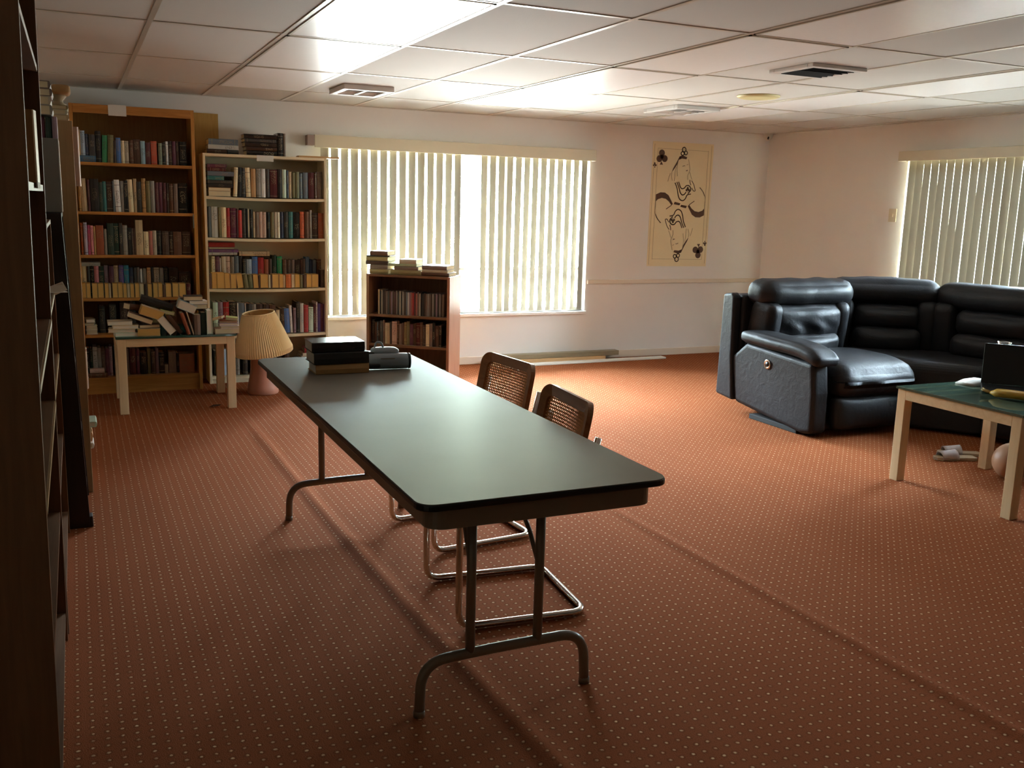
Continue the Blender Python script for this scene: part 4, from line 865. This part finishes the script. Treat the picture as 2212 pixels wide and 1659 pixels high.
lf = MB().add([(0, 0, 0), (.03, .012, .012), (.07, 0, .004), (.03, -.014, .006), (.085, .003, .014)], [(0, 1, 2, 3), (1, 4, 2)]).build('dried_leaf', M['leaf'], loc=(.80, 6.86, .002)); tag(lf, 'small dried brown leaf on the carpet under the book-heaped table', 'leaf')

# ---------------------------------------------------------------- lamp
lp = thing('table_lamp', 'pink ceramic lamp with a crooked pleated parchment shade on the carpet', 'lamp', (1.25, 7.27, 0))
MB().lathe([(.02, 0), (.112, 0), (.118, .01), (.114, .05), (.1, .12), (.088, .2), (.085, .26), (.07, .3), (.03, .315), (.012, .33), (.012, .42)], 40).build('base', M['terracotta'], lp)
MB().lathe([(.018, .40), (.02, .41), (.02, .46), (.012, .47)], 16).build('socket', M['black'], lp)
SH = T(.012, 0, .315) @ Matrix.Rotation(R(-7), 4, 'Y') @ Matrix.Rotation(R(3), 4, 'X')
pl = lambda k, n: 1+(.035 if k % 2 else -.012)
MB().lathe([(.212, 0), (.213, .03), (.19, .095), (.15, .215), (.118, .305)], 150, mat=SH, rad=pl, caps=False).build('lamp_shade', M['shade'], lp).data.shade_flat()
s_ = MB(); s_.lathe([(.203, .002), (.181, .095), (.141, .215), (.109, .305)], 48, mat=SH, caps=False); s_.build('shade_lining', M['shadein'], lp)
b = MB()
MB().tube([(.213*math.cos(a*PI/20), .213*math.sin(a*PI/20), .0) for a in range(40)], .003, 6, True, SH).build('shade_trim', M['shade'], lp)
b.tube([(.117*math.cos(a*PI/20), .117*math.sin(a*PI/20), .306) for a in range(40)], .005, 8, True, SH)
b.build('shade_trim', M['shade'], lp)
b = MB()
for k in range(3):
    a = k*2*PI/3; b.tube([(.012*math.cos(a), .012*math.sin(a), .14), (.114*math.cos(a), .114*math.sin(a), .302)], .0022, 6, mat=SH)
b.build('shade_spider', M['chrome'], lp)

# ---------------------------------------------------------------- folding table
FT = (.757, 2.175, .712)
ft = thing('folding_table', 'long folding table with grey laminate top and black edge', 'table', (FT[0], FT[1], 0))
W, L = .758, 2.40
def rrect(x0, x1, y0, y1, r, n=6):
    out = []
    for (cx, cy, a0) in ((x1-r, y0+r, -90), (x1-r, y1-r, 0), (x0+r, y1-r, 90), (x0+r, y0+r, 180)):
        out += [(cx+r*math.cos(R(a0+90*k/n)), cy+r*math.sin(R(a0+90*k/n))) for k in range(n+1)]
    return out
MB().prism(rrect(0, W, 0, L, .05), .692, .7105).build('edge_band', M['tedge'], ft, bevel=.004)
MB().prism(rrect(.003, W-.003, .003, L-.003, .048), .7105, .7125).build('top', M['laminate'], ft)
b = MB(); o_ = rrect(.035, W-.035, .03, L-.03, .05); i_ = rrect(.038, W-.038, .033, L-.033, .047); n = len(o_)
vs = [(x, y, z) for z in (.632, .691) for P in (o_, i_) for x, y in P]; fs = []
for k in range(n):
    j = (k+1) % n
    fs += [(k, j, 2*n+j, 2*n+k), (n+j, n+k, 3*n+k, 3*n+j), (j, k, n+k, n+j), (2*n+k, 2*n+j, 3*n+j, 3*n+k)]
b.add(vs, fs).build('apron', M['steel'], ft)
for (yy, s) in ((.22, 1), (2.075, -1)):
    b = MB()
    b.tube([(.235, yy, .64), (.235, yy, .165)], .0145, 14); b.tube([(.455, yy, .64), (.455, yy, .165)], .0145, 14)
    b.tube([(.2, yy, .655), (.49, yy, .655)], .013, 12)
    b.tube(fillet([(.079, yy, 0), (.085, yy, .165), (.30, yy, .172), (.615, yy, .172), (.625, yy, 0)], .09, 8), .0155, 14)
    for sx in (-1, 1):
        b.tube(fillet([(.345+sx*.108, yy+s*.008, .42), (.345+sx*.1, yy+s*.09, .55), (.345+sx*.03, yy+s*.3, .655)], .12, 8), .0075, 8)
    b.tube([(.345, yy+s*.3, .655), (.345, yy+s*.7, .66)], .008, 8)
    lg = b.build('leg', M['steel'], ft)
    for x in (.079, .625): MB().lathe([(.017, 0), (.0175, .012), (.016, .02)], 14, (x, yy, 0)).build('foot_cap', M['steel'], lg)
# books and device on it
GT = 'stack of books on the folding table'
z = .7128
tan_b = book(.044, .17, .238, 'tan', 'tan paper covered book lowest in the stack on the folding table', T(1.05, 4.15, z) @ Rz(R(-1)) @ T(-.12, -.085, 0) @ flat_m(0, 0, 0, .044), GT, mat='bookp'); z += .0445
book(.052, .175, .245, 'black', 'mottled black book in the middle of the stack on the folding table', T(1.045, 4.15, z) @ Rz(R(0)) @ T(-.125, -.09, 0) @ flat_m(0, 0, 0, .052), GT, mat='bookp'); z += .0525
book(.044, .17, .235, 'black', 'glossy black book topping the stack on the folding table', T(1.035, 4.16, z) @ Rz(R(-1)) @ T(-.12, -.09, 0) @ flat_m(0, 0, 0, .044), GT, mat='bookg')
dv = thing('handheld_device', 'blue grey handheld electronic device lying beside the black books', 'device', (1.265, 4.13, .7128), R(-6))
MB().lathe([(.001, -.105), (.03, -.105), (.034, -.1), (.036, -.05), (.037, .06), (.036, .098), (.03, .105), (.001, .105)], 28, mat=T(.0, -.0, .0375) @ Matrix.Rotation(R(90), 4, 'Y')).build('body', M['device'], dv)
MB().cushion(.125, .06, .034, .014, (.002, .002, .004), 8, T(.0, .03, .078)).build('top_housing', M['device'], dv)
MB().cushion(.05, .056, .014, .006, (0, 0, .001), 6, T(-.075, .025, .073)).build('screen', M['black'], dv)
MB().lathe([(.001, 0), (.034, 0), (.0385, .006), (.039, .022), (.037, .03), (.001, .03)], 28, mat=T(-.128, 0, .0395) @ Matrix.Rotation(R(90), 4, 'Y')).build('end_cap', M['black'], dv)
MB().lathe([(.001, 0), (.0365, 0), (.035, .008), (.001, .01)], 28, mat=T(.104, 0, .0375) @ Matrix.Rotation(R(90), 4, 'Y')).build('rear_cap', M['black'], dv)
MB().cushion(.06, .02, .022, .008, (0, .002, 0), 6, T(-.06, -.03, .022)).build('grip', M['black'], dv)
MB().cushion(.022, .012, .05, .005, (0, .001, 0), 6, T(-.093, -.031, .034)).build('grip_guard', M['black'], dv)
MB().tube(fillet([(-.048, .03, .09), (-.04, .03, .122), (-.018, .03, .122), (-.004, .03, .092)], .014), .0045, 8).build('strap_loop', M['device'], dv)
MB().box(-.03, .035, -.0365, -.0355, .052, .056).build('marking', M['steel'], dv)

# ---------------------------------------------------------------- cantilever chairs
def chair(label, x, y, rz):
    o = thing('cantilever_chair', label, 'chair', (x, y, 0), rz, 'cane cantilever chairs')
    hw = .225
    half = [(.262, 0, .765-.10), (.205, 0, .455), (-.245, 0, .43), (-.245, 0, .0135), (.24, 0, .0135)]
    L_ = [(p[0], -hw, p[2]) for p in half]; R_ = [(p[0], hw, p[2]) for p in half][::-1]
    MB().tube(fillet(L_+R_, .06, 7), .0125, 14).build('tube_frame', M['chrome'], o)
    f = MB(); ring = lambda a, c, h0, h1, w: None
    sy, sx = .222, .215
    for (a0, a1, c0, c1) in ((-sx, sx, -sy, -sy+.05), (-sx, sx, sy-.05, sy), (-sx, -sx+.05, -sy+.05, sy-.05), (sx-.05, sx, -sy+.05, sy-.05)):
        f.box(a0-.02, a1-.02, c0, c1, .444, .47)
    f.build('seat_frame', M['bent'], o, bevel=.008)
    MB().box(-sx+.03, sx-.07, -sy+.05, sy-.05, .458, .463).build('seat_cane', M['cane'], o)
    # back: curved bentwood frame filled with open cane, leaning back
    BM = T(.213, 0, .50) @ Matrix.Rotation(R(11), 4, 'Y'); hb, wb = .285, .225
    def pt(u, v, d=0): return (-.035*(1-(u/wb)**2)*-1*1.0-.035+d+0, u, v)   # shallow concave curve across
    def ringpts(inset, r, n=7):
        return rrect(-wb+inset, wb-inset, inset, hb-inset, r, n)
    fr = MB(); outer, inner = ringpts(0, .055), ringpts(.042, .03); m = len(outer); vs = []; fs = []
    for P in (outer, inner):
        for d in (-.011, .011):
            vs += [pt(u, v, d) for u, v in P]
    for k in range(m):
        j = (k+1) % m
        fs += [(k, j, m+j, m+k), (2*m+j, 2*m+k, 3*m+k, 3*m+j), (k, 2*m+k, 2*m+j, j), (m+j, 3*m+j, 3*m+k, m+k)]
    # split long sides so the curve shows
    fb = fr.add(vs, fs, BM).build('back_frame', M['bent'], o)
    cn = MB(); iw, i0, i1 = wb-.038, .038, hb-.038
    nx, nz = 30, 17
    for k in range(nx+1):
        u = -iw+2*iw*k/nx
        p0, p1 = pt(u-.0028, i0), pt(u+.0028, i1)
        cn.box(p0[0]-.001, p0[0]+.001, u-.0028, u+.0028, i0, i1, BM)
    for k in range(nz+1):
        v = i0+(i1-i0)*k/nz; q = 16
        for s in range(q):
            u0, u1 = -iw+2*iw*s/q, -iw+2*iw*(s+1)/q
            a, c = pt(u0, v), pt(u1, v)
            cn.add([(a[0]-.001, u0, v-.0028), (a[0]+.001, u0, v-.0028), (a[0]+.001, u0, v+.0028), (a[0]-.001, u0, v+.0028), (c[0]-.001, u1, v-.0028), (c[0]+.001, u1, v-.0028), (c[0]+.001, u1, v+.0028), (c[0]-.001, u1, v+.0028)],
                   [(0, 1, 5, 4), (1, 2, 6, 5), (2, 3, 7, 6), (3, 0, 4, 7)], BM)
    cn.build('back_cane', M['cane'], o)
chair('cane backed chrome cantilever chair at the folding table, the one near its camera end', 1.41, 3.08, R(-5))
chair('cane backed chrome cantilever chair at the folding table, the one towards the window', 1.535, 3.845, R(6))

# ---------------------------------------------------------------- lumber on the floor by the back wall
def lum(x0, x1, y0, y1, z0, z1, m, label, rz=0):
    o = MB().box(-(x1-x0)/2, (x1-x0)/2, -(y1-y0)/2, (y1-y0)/2, z0, z1).build('timber', M[m], loc=((x0+x1)/2, (y0+y1)/2, 0), bevel=.003); o.rotation_euler = (0, 0, rz)
    tag(o, label, 'timber', 'loose timber by the back wall')
lum(3.59, 4.83, 7.965, 8.05, .041, .085, 'lumber', 'weathered grey timber lying on top of the loose lumber')
lum(3.42, 4.66, 7.93, 8.05, .0, .04, 'pine', 'fresh tan pine board under the weathered timber')
lum(3.82, 5.31, 7.83, 7.92, .0, .016, 'whiteboard', 'long white painted board on the carpet in front of the pine', R(1.5))
SKY, ADDED_TREES, PAVING, EXPO = 330.0, 38.0, 58.0, 0.40
# ---------------------------------------------------------------- black sectional sofa
so = thing('sectional_sofa', 'black leather reclining sectional sofa curving round the corner window', 'sofa', (4.33, 4.7, 0))
SO = T(-4.33, -4.7, 0)          # parts are laid out in room measure
LE = M['leather']
def cush(name, c, w, d, h, r, puff=(0, 0, 0), yaw=0, tilt=0, wr=.008, wf=6, n=16, fn=None, seed=0, parent=None, mat=None):
    m = SO @ T(*c) @ Rz(R(yaw)) @ Matrix.Rotation(R(tilt), 4, 'X')
    return MB().cushion(w, d, h, r, puff, n, m, wr, wf, fn, seed).build(name, mat or LE, parent or so)
# arm: side slab with slanted lower edge, front face, pad on top
ap = [(4.695, .03), (4.70, .30), (4.73, .50), (5.42, .545), (5.585, .425), (5.52, .09), (4.80, .012)]
b = MB(); n = 10
def armfn(x0, x1):
    b.prism(ap, x0, x1, 'x', SO)
armfn(4.345, 4.485)
arm = b.build('armrest', LE, so, bevel=.035, seg=5)
def padfn(p, u):
    if u.y < -.3: p.z -= .045*((-u.y-.3)/.7)**2
    return p
cush('arm_pad', (4.425, 5.07, .575), .215, .80, .085, .036, (.01, .008, .014), 0, 2, .006, 9, fn=padfn, parent=arm)
MB().lathe([(.034, 0), (.034, .006), (.026, .009), (.02, .004), (.001, .004)][::-1], 24, mat=SO @ T(4.343, 5.17, .425) @ Matrix.Rotation(R(-90), 4, 'Y')).build('recline_button', M['chrome'], arm)
MB().lathe([(.019, .0), (.019, .0075), (.001, .0085)], 20, mat=SO @ T(4.343, 5.17, .425) @ Matrix.Rotation(R(-90), 4, 'Y')).build('button_face', M['black'], arm)
MB().box(4.36, 4.47, 4.85, 5.35, 0, .035, SO).build('foot_rail', M['rubber'], so, bevel=.004)
# wing and shell of the first back
b = MB().prism([(5.52, .10), (5.56, .42), (5.57, .86), (5.60, .885), (5.70, .87), (5.72, .12)], 4.325, 4.40, 'x', SO)
b.build('back_wing', LE, so, bevel=.025, seg=4)
MB().box(4.40, 5.26, 5.56, 5.72, .10, .87, SO).build('back_shell', LE, so, bevel=.03, seg=4)
MB().box(4.52, 5.25, 4.80, 5.60, .03, .27, SO).build('base', M['black'], so)
def headfn(p, u):
    if abs(u.x) > .75: p.y += .02*(abs(u.x)-.75)/.25
    d = abs(u.x+.02); p.y += .018*math.exp(-(d/.03)**2) if u.y < 0 else 0
    return p
def seatfn(p, u):
    if u.y < -.2 and u.z > 0: p.z -= .055*((-u.y-.2)/.8)**2.2
    return p
def gather(p, u):
    if u.y < 0: p.y -= .016*math.sin(u.x*9+1.5*math.sin(u.z*4))*max(0, 1-abs(u.z+.25)*1.5)*(1-u.x*u.x)
    return p
cush('headrest', (4.86, 5.46, .892), .86, .24, .185, .085, (.0, .02, .012), 0, 6, .010, 7, 20, headfn, 1)
cush('back_cushion', (4.84, 5.44, .69), .66, .21, .27, .07, (.0, .03, .0), 0, 10, .012, 8, 22, gather, 2)
cush('back_cushion', (4.82, 5.40, .53), .60, .22, .16, .06, (.0, .03, .0), 0, 8, .010, 8, 18, None, 3)
cush('back_side', (4.51, 5.44, .64), .15, .22, .40, .06, (.0, .01, 0), 10, 10, .006, 7, 12)
cush('back_side', (5.165, 5.44, .64), .14, .22, .40, .06, (.0, .01, 0), -10, 10, .006, 7, 12)
cush('seat', (4.895, 5.00, .375), .68, .70, .24, .085, (.0, .01, .022), 0, 0, .007, 5, 20, seatfn, 4)
cush('footrest', (4.835, 4.715, .155), .60, .10, .225, .04, (0, .03, 0), 0, -4, .005, 5, 14, None, 5)
# wedge seat
def local_wedge(c, yaw, names, w, seed, hz=.893):
    cx, cy = c; a = R(yaw); f = lambda dx, dy, z: (cx+dx*math.cos(a)-dy*math.sin(a), cy+dx*math.sin(a)+dy*math.cos(a), z)
    cush('headrest', f(0, 0, hz), w, .23, .19, .085, (0, .02, .012), yaw, 6, .009, 7, 18, None, seed)
    cush('back_cushion', f(.02, -.03, .715), w*.62, .22, .19, .07, (0, .035, 0), yaw, 10, .010, 7, 18, None, seed+1)
    cush('back_cushion', f(.02, -.075, .545), w*.62, .24, .19, .07, (0, .03, 0), yaw, 8, .010, 7, 18, None, seed+2)
    for s in (-1, 1): cush('back_side', f(s*w*.40, -.03, .64), w*.2, .22, .42, .06, (0, .012, 0), yaw-s*12, 9, .006, 7, 12, None, seed+3+s)
    m = SO @ T(*f(0, .13, 0)) @ Rz(a); MB().box(-w/2+.02, w/2-.02, -.04, .10, .10, .86, m).build('back_shell', LE, so, bevel=.03, seg=4)
local_wedge((5.625, 5.42), -36, None, .80, 20)
local_wedge((6.045, 4.735), -78, None, .92, 40, .885)
local_wedge((6.15, 3.83), -86, None, .84, 60, .885)
def wedge_part(name, pts, z0, z1, bev):
    cx = sum(p_[0] for p_ in pts)/len(pts); cy = sum(p_[1] for p_ in pts)/len(pts)
    b = MB().prism(pts, z0, z1, 'z', SO); return b.build(name, LE, so, bevel=bev, seg=6)
wedge_part('seat', [(5.25, 4.76), (5.53, 4.40), (6.03, 4.48), (5.95, 5.06), (5.50, 5.46), (5.27, 5.50)], .26, .475, .07)
wedge_part('wedge_base', [(5.20, 4.74), (5.50, 4.33), (6.03, 4.45), (6.10, 5.10), (5.55, 5.56), (5.25, 5.56)], .02, .262, .02)
cush('seat', (5.80, 4.02, .375), .68, .72, .22, .085, (0, .01, .02), -84, 0, .007, 5, 16, seatfn, 8)
MB().box(5.52, 6.15, 3.45, 4.36, .03, .27, SO).build('base', M['black'], so)
cush('footrest', (5.50, 4.02, .155), .60, .10, .225, .04, (0, .03, 0), -90, -4, .005, 5, 14, None, 9)

# ---------------------------------------------------------------- on and under the glass table
lt = thing('laptop', 'open black laptop seen from behind on the glass table', 'laptop', (4.60, 3.665, .5355), R(-49))
MB().box(0, .34, -.235, 0, .004, .019).build('keyboard_base', M['black'], lt, bevel=.004)
b = MB(); 
for x in (.02, .30):
    for y in (-.215, -.02): b.box(x, x+.02, y-.006, y+.006, 0, .004)
b.build('rubber_feet', M['rubber'], lt)
ld = MB().box(0, .34, -.004, .004, 0, .225, T(0, .004, .019) @ Matrix.Rotation(R(-12), 4, 'X')).build('lid', M['black'], lt, bevel=.003)
MB().box(.012, .03, -.0008, .0008, .205, .211, T(0, .0095, .019) @ Matrix.Rotation(R(-12), 4, 'X') @ T(0, 0, 0)).build('emblem', M['device'], ld)
gl = thing('drinking_glass', 'clear tumbler standing behind the laptop on the glass table', 'glass', (4.80, 3.70, .5355))
MB().lathe([(.001, .006), (.028, .006), (.034, .235), (.037, .238), (.038, .235), (.031, 0), (.001, 0)], 28).build('tumbler', M['clear'], gl)
mg = thing('magazine', 'folded white magazine beside the laptop on the glass table', 'magazine', (4.63, 3.735, .5355), R(12))
b = MB(); n = 10
for k in range(n):
    x0, x1 = -.1+.2*k/n, -.1+.2*(k+1)/n; g = lambda x: .004+.012*math.cos(x*14)**2+(.012 if x > .02 else 0)*(x-.02)*10
    b.add([(x0, -.055, 0), (x1, -.055, 0), (x1, .055, 0), (x0, .055, 0), (x0, -.055, g(x0)+.008), (x1, -.055, g(x1)+.008), (x1, .055, g(x1)+.004), (x0, .055, g(x0)+.004)], [(0, 3, 2, 1), (4, 5, 6, 7), (0, 1, 5, 4), (2, 3, 7, 6)]+([(0, 4, 7, 3)] if k == 0 else [])+([(1, 2, 6, 5)] if k == n-1 else []), None, True)
b.build('pages', M['paper'], mg)
MB().box(.02, .075, -.0575, -.0555, .006, .012).build('red_print', pm('red_print', 'b0504a', .6), mg)
bn = thing('banana_bunch', 'two ripe yellow bananas lying on the glass table before the laptop', 'banana', (4.40, 3.31, .5355), R(-62))
for k, (dy, dz, bend) in enumerate(((0, .021, .05), (.032, .022, .042))):
    P = []; rr = []
    for i in range(15):
        t = i/14; a = (t-.5)*1.5
        P.append((.13*math.sin(a)/.68*.85, dy+bend*(1-math.cos(a))*2.2, dz+.008*math.sin(t*PI))); rr.append(.02*(min(1, .34+t*4.2) if t < .2 else (1 if t < .85 else max(.25, 1-(t-.85)*5)))*(.8 if t < .1 else 1))
    o = MB().tube(P, .02, 10, radii=rr).build('banana', M['banana'], bn)
    e = Vector(P[0]); MB().tube([e, e+Vector((-.03, .006, .006)), e+Vector((-.045, .012+.004*k, .012))], .005, 8, radii=[.006, .0045, .006]).build('stem', M['tip'], o)
def slipper(label, x, y, rz):
    o = thing('slipper', label, 'slipper', (x, y, 0), rz, 'pair of slippers under the glass table')
    pts = [(-.125, -.03), (-.11, -.042), (-.05, -.036), (.04, -.044), (.1, -.046), (.13, -.03), (.138, 0), (.13, .028), (.1, .042), (.04, .04), (-.05, .032), (-.11, .038), (-.125, .028)]
    MB().prism(pts, 0, .02, 'z').build('sole', M['soleg'], o, bevel=.004)
    vs = []; fs = []; n = 12
    for i in range(6):
        x_ = .0+.1*i/5
        for k in range(n+1):
            a = PI*k/n; vs.append((x_+.006*math.sin(a), -.047*math.cos(a), .012+(.052-.014*i/5)*math.sin(a)**.8))
    for i in range(5):
        for k in range(n): fs.append((i*(n+1)+k, (i+1)*(n+1)+k, (i+1)*(n+1)+k+1, i*(n+1)+k+1))
    st = MB().add(vs, fs, None, True).build('strap', M['strap'], o)
    sd = st.modifiers.new('thick', 'SOLIDIFY'); sd.thickness = .006
slipper('grey open toed slipper under the glass table, the one seen whole', 4.86, 3.985, R(160))
slipper('grey open toed slipper under the glass table, half behind the table leg', 4.985, 4.06, R(150))
bal = MB().lathe([(.105*math.sin(PI*k/20) if 0 < k < 20 else .0006, .105-.105*math.cos(PI*k/20)) for k in range(21)], 36).build('ball', M['ball'], loc=(4.80, 3.56, .0)); tag(bal, 'peach coloured ball behind the legs of the glass table', 'ball')

# ---------------------------------------------------------------- the books that show least, as one object
if STUFF.v:
    o = STUFF.build('books', pm('book_pages_plain', 'cfc3a4', .8))
    o.data.materials.clear()
    for key in STUFF.slots: o.data.materials.append(pm('deep_book_'+key, 'cfc3a4' if key == 'pages' else COL[key], .45, var=.2, scale=12))
    for p_, i in zip(o.data.polygons, STUFF.mi): p_.material_index = i
    o['kind'] = 'stuff'; tag(o, 'the many small dim books deep in the shelves of all bookcases', 'books')

# ---------------------------------------------------------------- daylight, camera
w = bpy.data.worlds.new('overcast'); C_ = bpy.context.scene; C_.world = w; w.use_nodes = True
nt = w.node_tree; bg = nt.nodes['Background']
tc = nt.nodes.new('ShaderNodeTexCoord'); sx = nt.nodes.new('ShaderNodeSeparateXYZ'); nt.links.new(tc.outputs['Generated'], sx.inputs[0])
# bright overcast sky, an unseen tree belt added to dim the horizon, sunlit pale paving below
def ramp(z0, z1):
    n = nt.nodes.new('ShaderNodeMapRange'); nt.links.new(sx.outputs[2], n.inputs[0]); n.inputs[1].default_value = z0; n.inputs[2].default_value = z1; return n.outputs[0]
def blend(f, a, b_):
    n = nt.nodes.new('ShaderNodeMix'); n.data_type = 'RGBA'; n.clamp_factor = True; nt.links.new(f, n.inputs[0])
    for i, v in ((6, a), (7, b_)):
        if isinstance(v, tuple): n.inputs[i].default_value = (*v, 1)
        else: nt.links.new(v, n.inputs[i])
    return n.outputs[2]
sc_ = lambda c, k: tuple(x*k for x in c)
low = blend(ramp(-.08, -.01), sc_((.96, 1, .98), PAVING), sc_((.86, 1, .80), ADDED_TREES))
nt.links.new(blend(ramp(.16, .34), low, sc_((.80, .98, 1.15), SKY)), bg.inputs[0]); bg.inputs[1].default_value = 1
def portal(name, loc, rot, sx_, sy_):
    l = bpy.data.lights.new(name, 'AREA'); l.shape = 'RECTANGLE'; l.size = sx_; l.size_y = sy_; l.cycles.is_portal = True
    o = bpy.data.objects.new(name, l); C.objects.link(o); o.location = loc; o.rotation_euler = rot
portal('window_portal', ((W1[0]+W1[1])/2, YB+.13, (W1[2]+W1[3])/2), (R(-90), 0, 0), W1[1]-W1[0], W1[3]-W1[2])
for w_ in (W2,): portal('window_portal', (XR+.13, (w_[0]+w_[1])/2, (w_[2]+w_[3])/2), (0, R(90), 0), w_[3]-w_[2], w_[1]-w_[0])
cd = bpy.data.cameras.new('camera'); cam = bpy.data.objects.new('camera', cd); C.objects.link(cam)
f, pi_, ro, ya, h = 2043.686, .1870396, .0269961, .4322752, 1.468966
cd.sensor_fit = 'HORIZONTAL'; cd.sensor_width = 36; cd.lens = f*36/2212; cd.clip_start = .02; cd.clip_end = 200
F_ = Vector((math.sin(ya)*math.cos(pi_), math.cos(ya)*math.cos(pi_), -math.sin(pi_))); Rt = Vector((math.cos(ya), -math.sin(ya), 0)); U_ = Rt.cross(F_)
r_ = Rt*math.cos(ro)+U_*math.sin(ro); u_ = U_*math.cos(ro)-Rt*math.sin(ro)
cam.matrix_world = Matrix(((r_.x, u_.x, -F_.x, 0), (r_.y, u_.y, -F_.y, 0), (r_.z, u_.z, -F_.z, h), (0, 0, 0, 1)))
C_.camera = cam
vs_ = C_.view_settings; vs_.view_transform = 'Standard'; vs_.look = 'None'; vs_.gamma = 1; vs_.use_curve_mapping = False; vs_.exposure = EXPO
cy = C_.cycles; cy.use_denoising = True; cy.max_bounces = 12; cy.diffuse_bounces = 8; cy.glossy_bounces = 5; cy.transmission_bounces = 8; cy.transparent_max_bounces = 16
cy.sample_clamp_indirect = 0; cy.caustics_reflective = False; cy.caustics_refractive = False
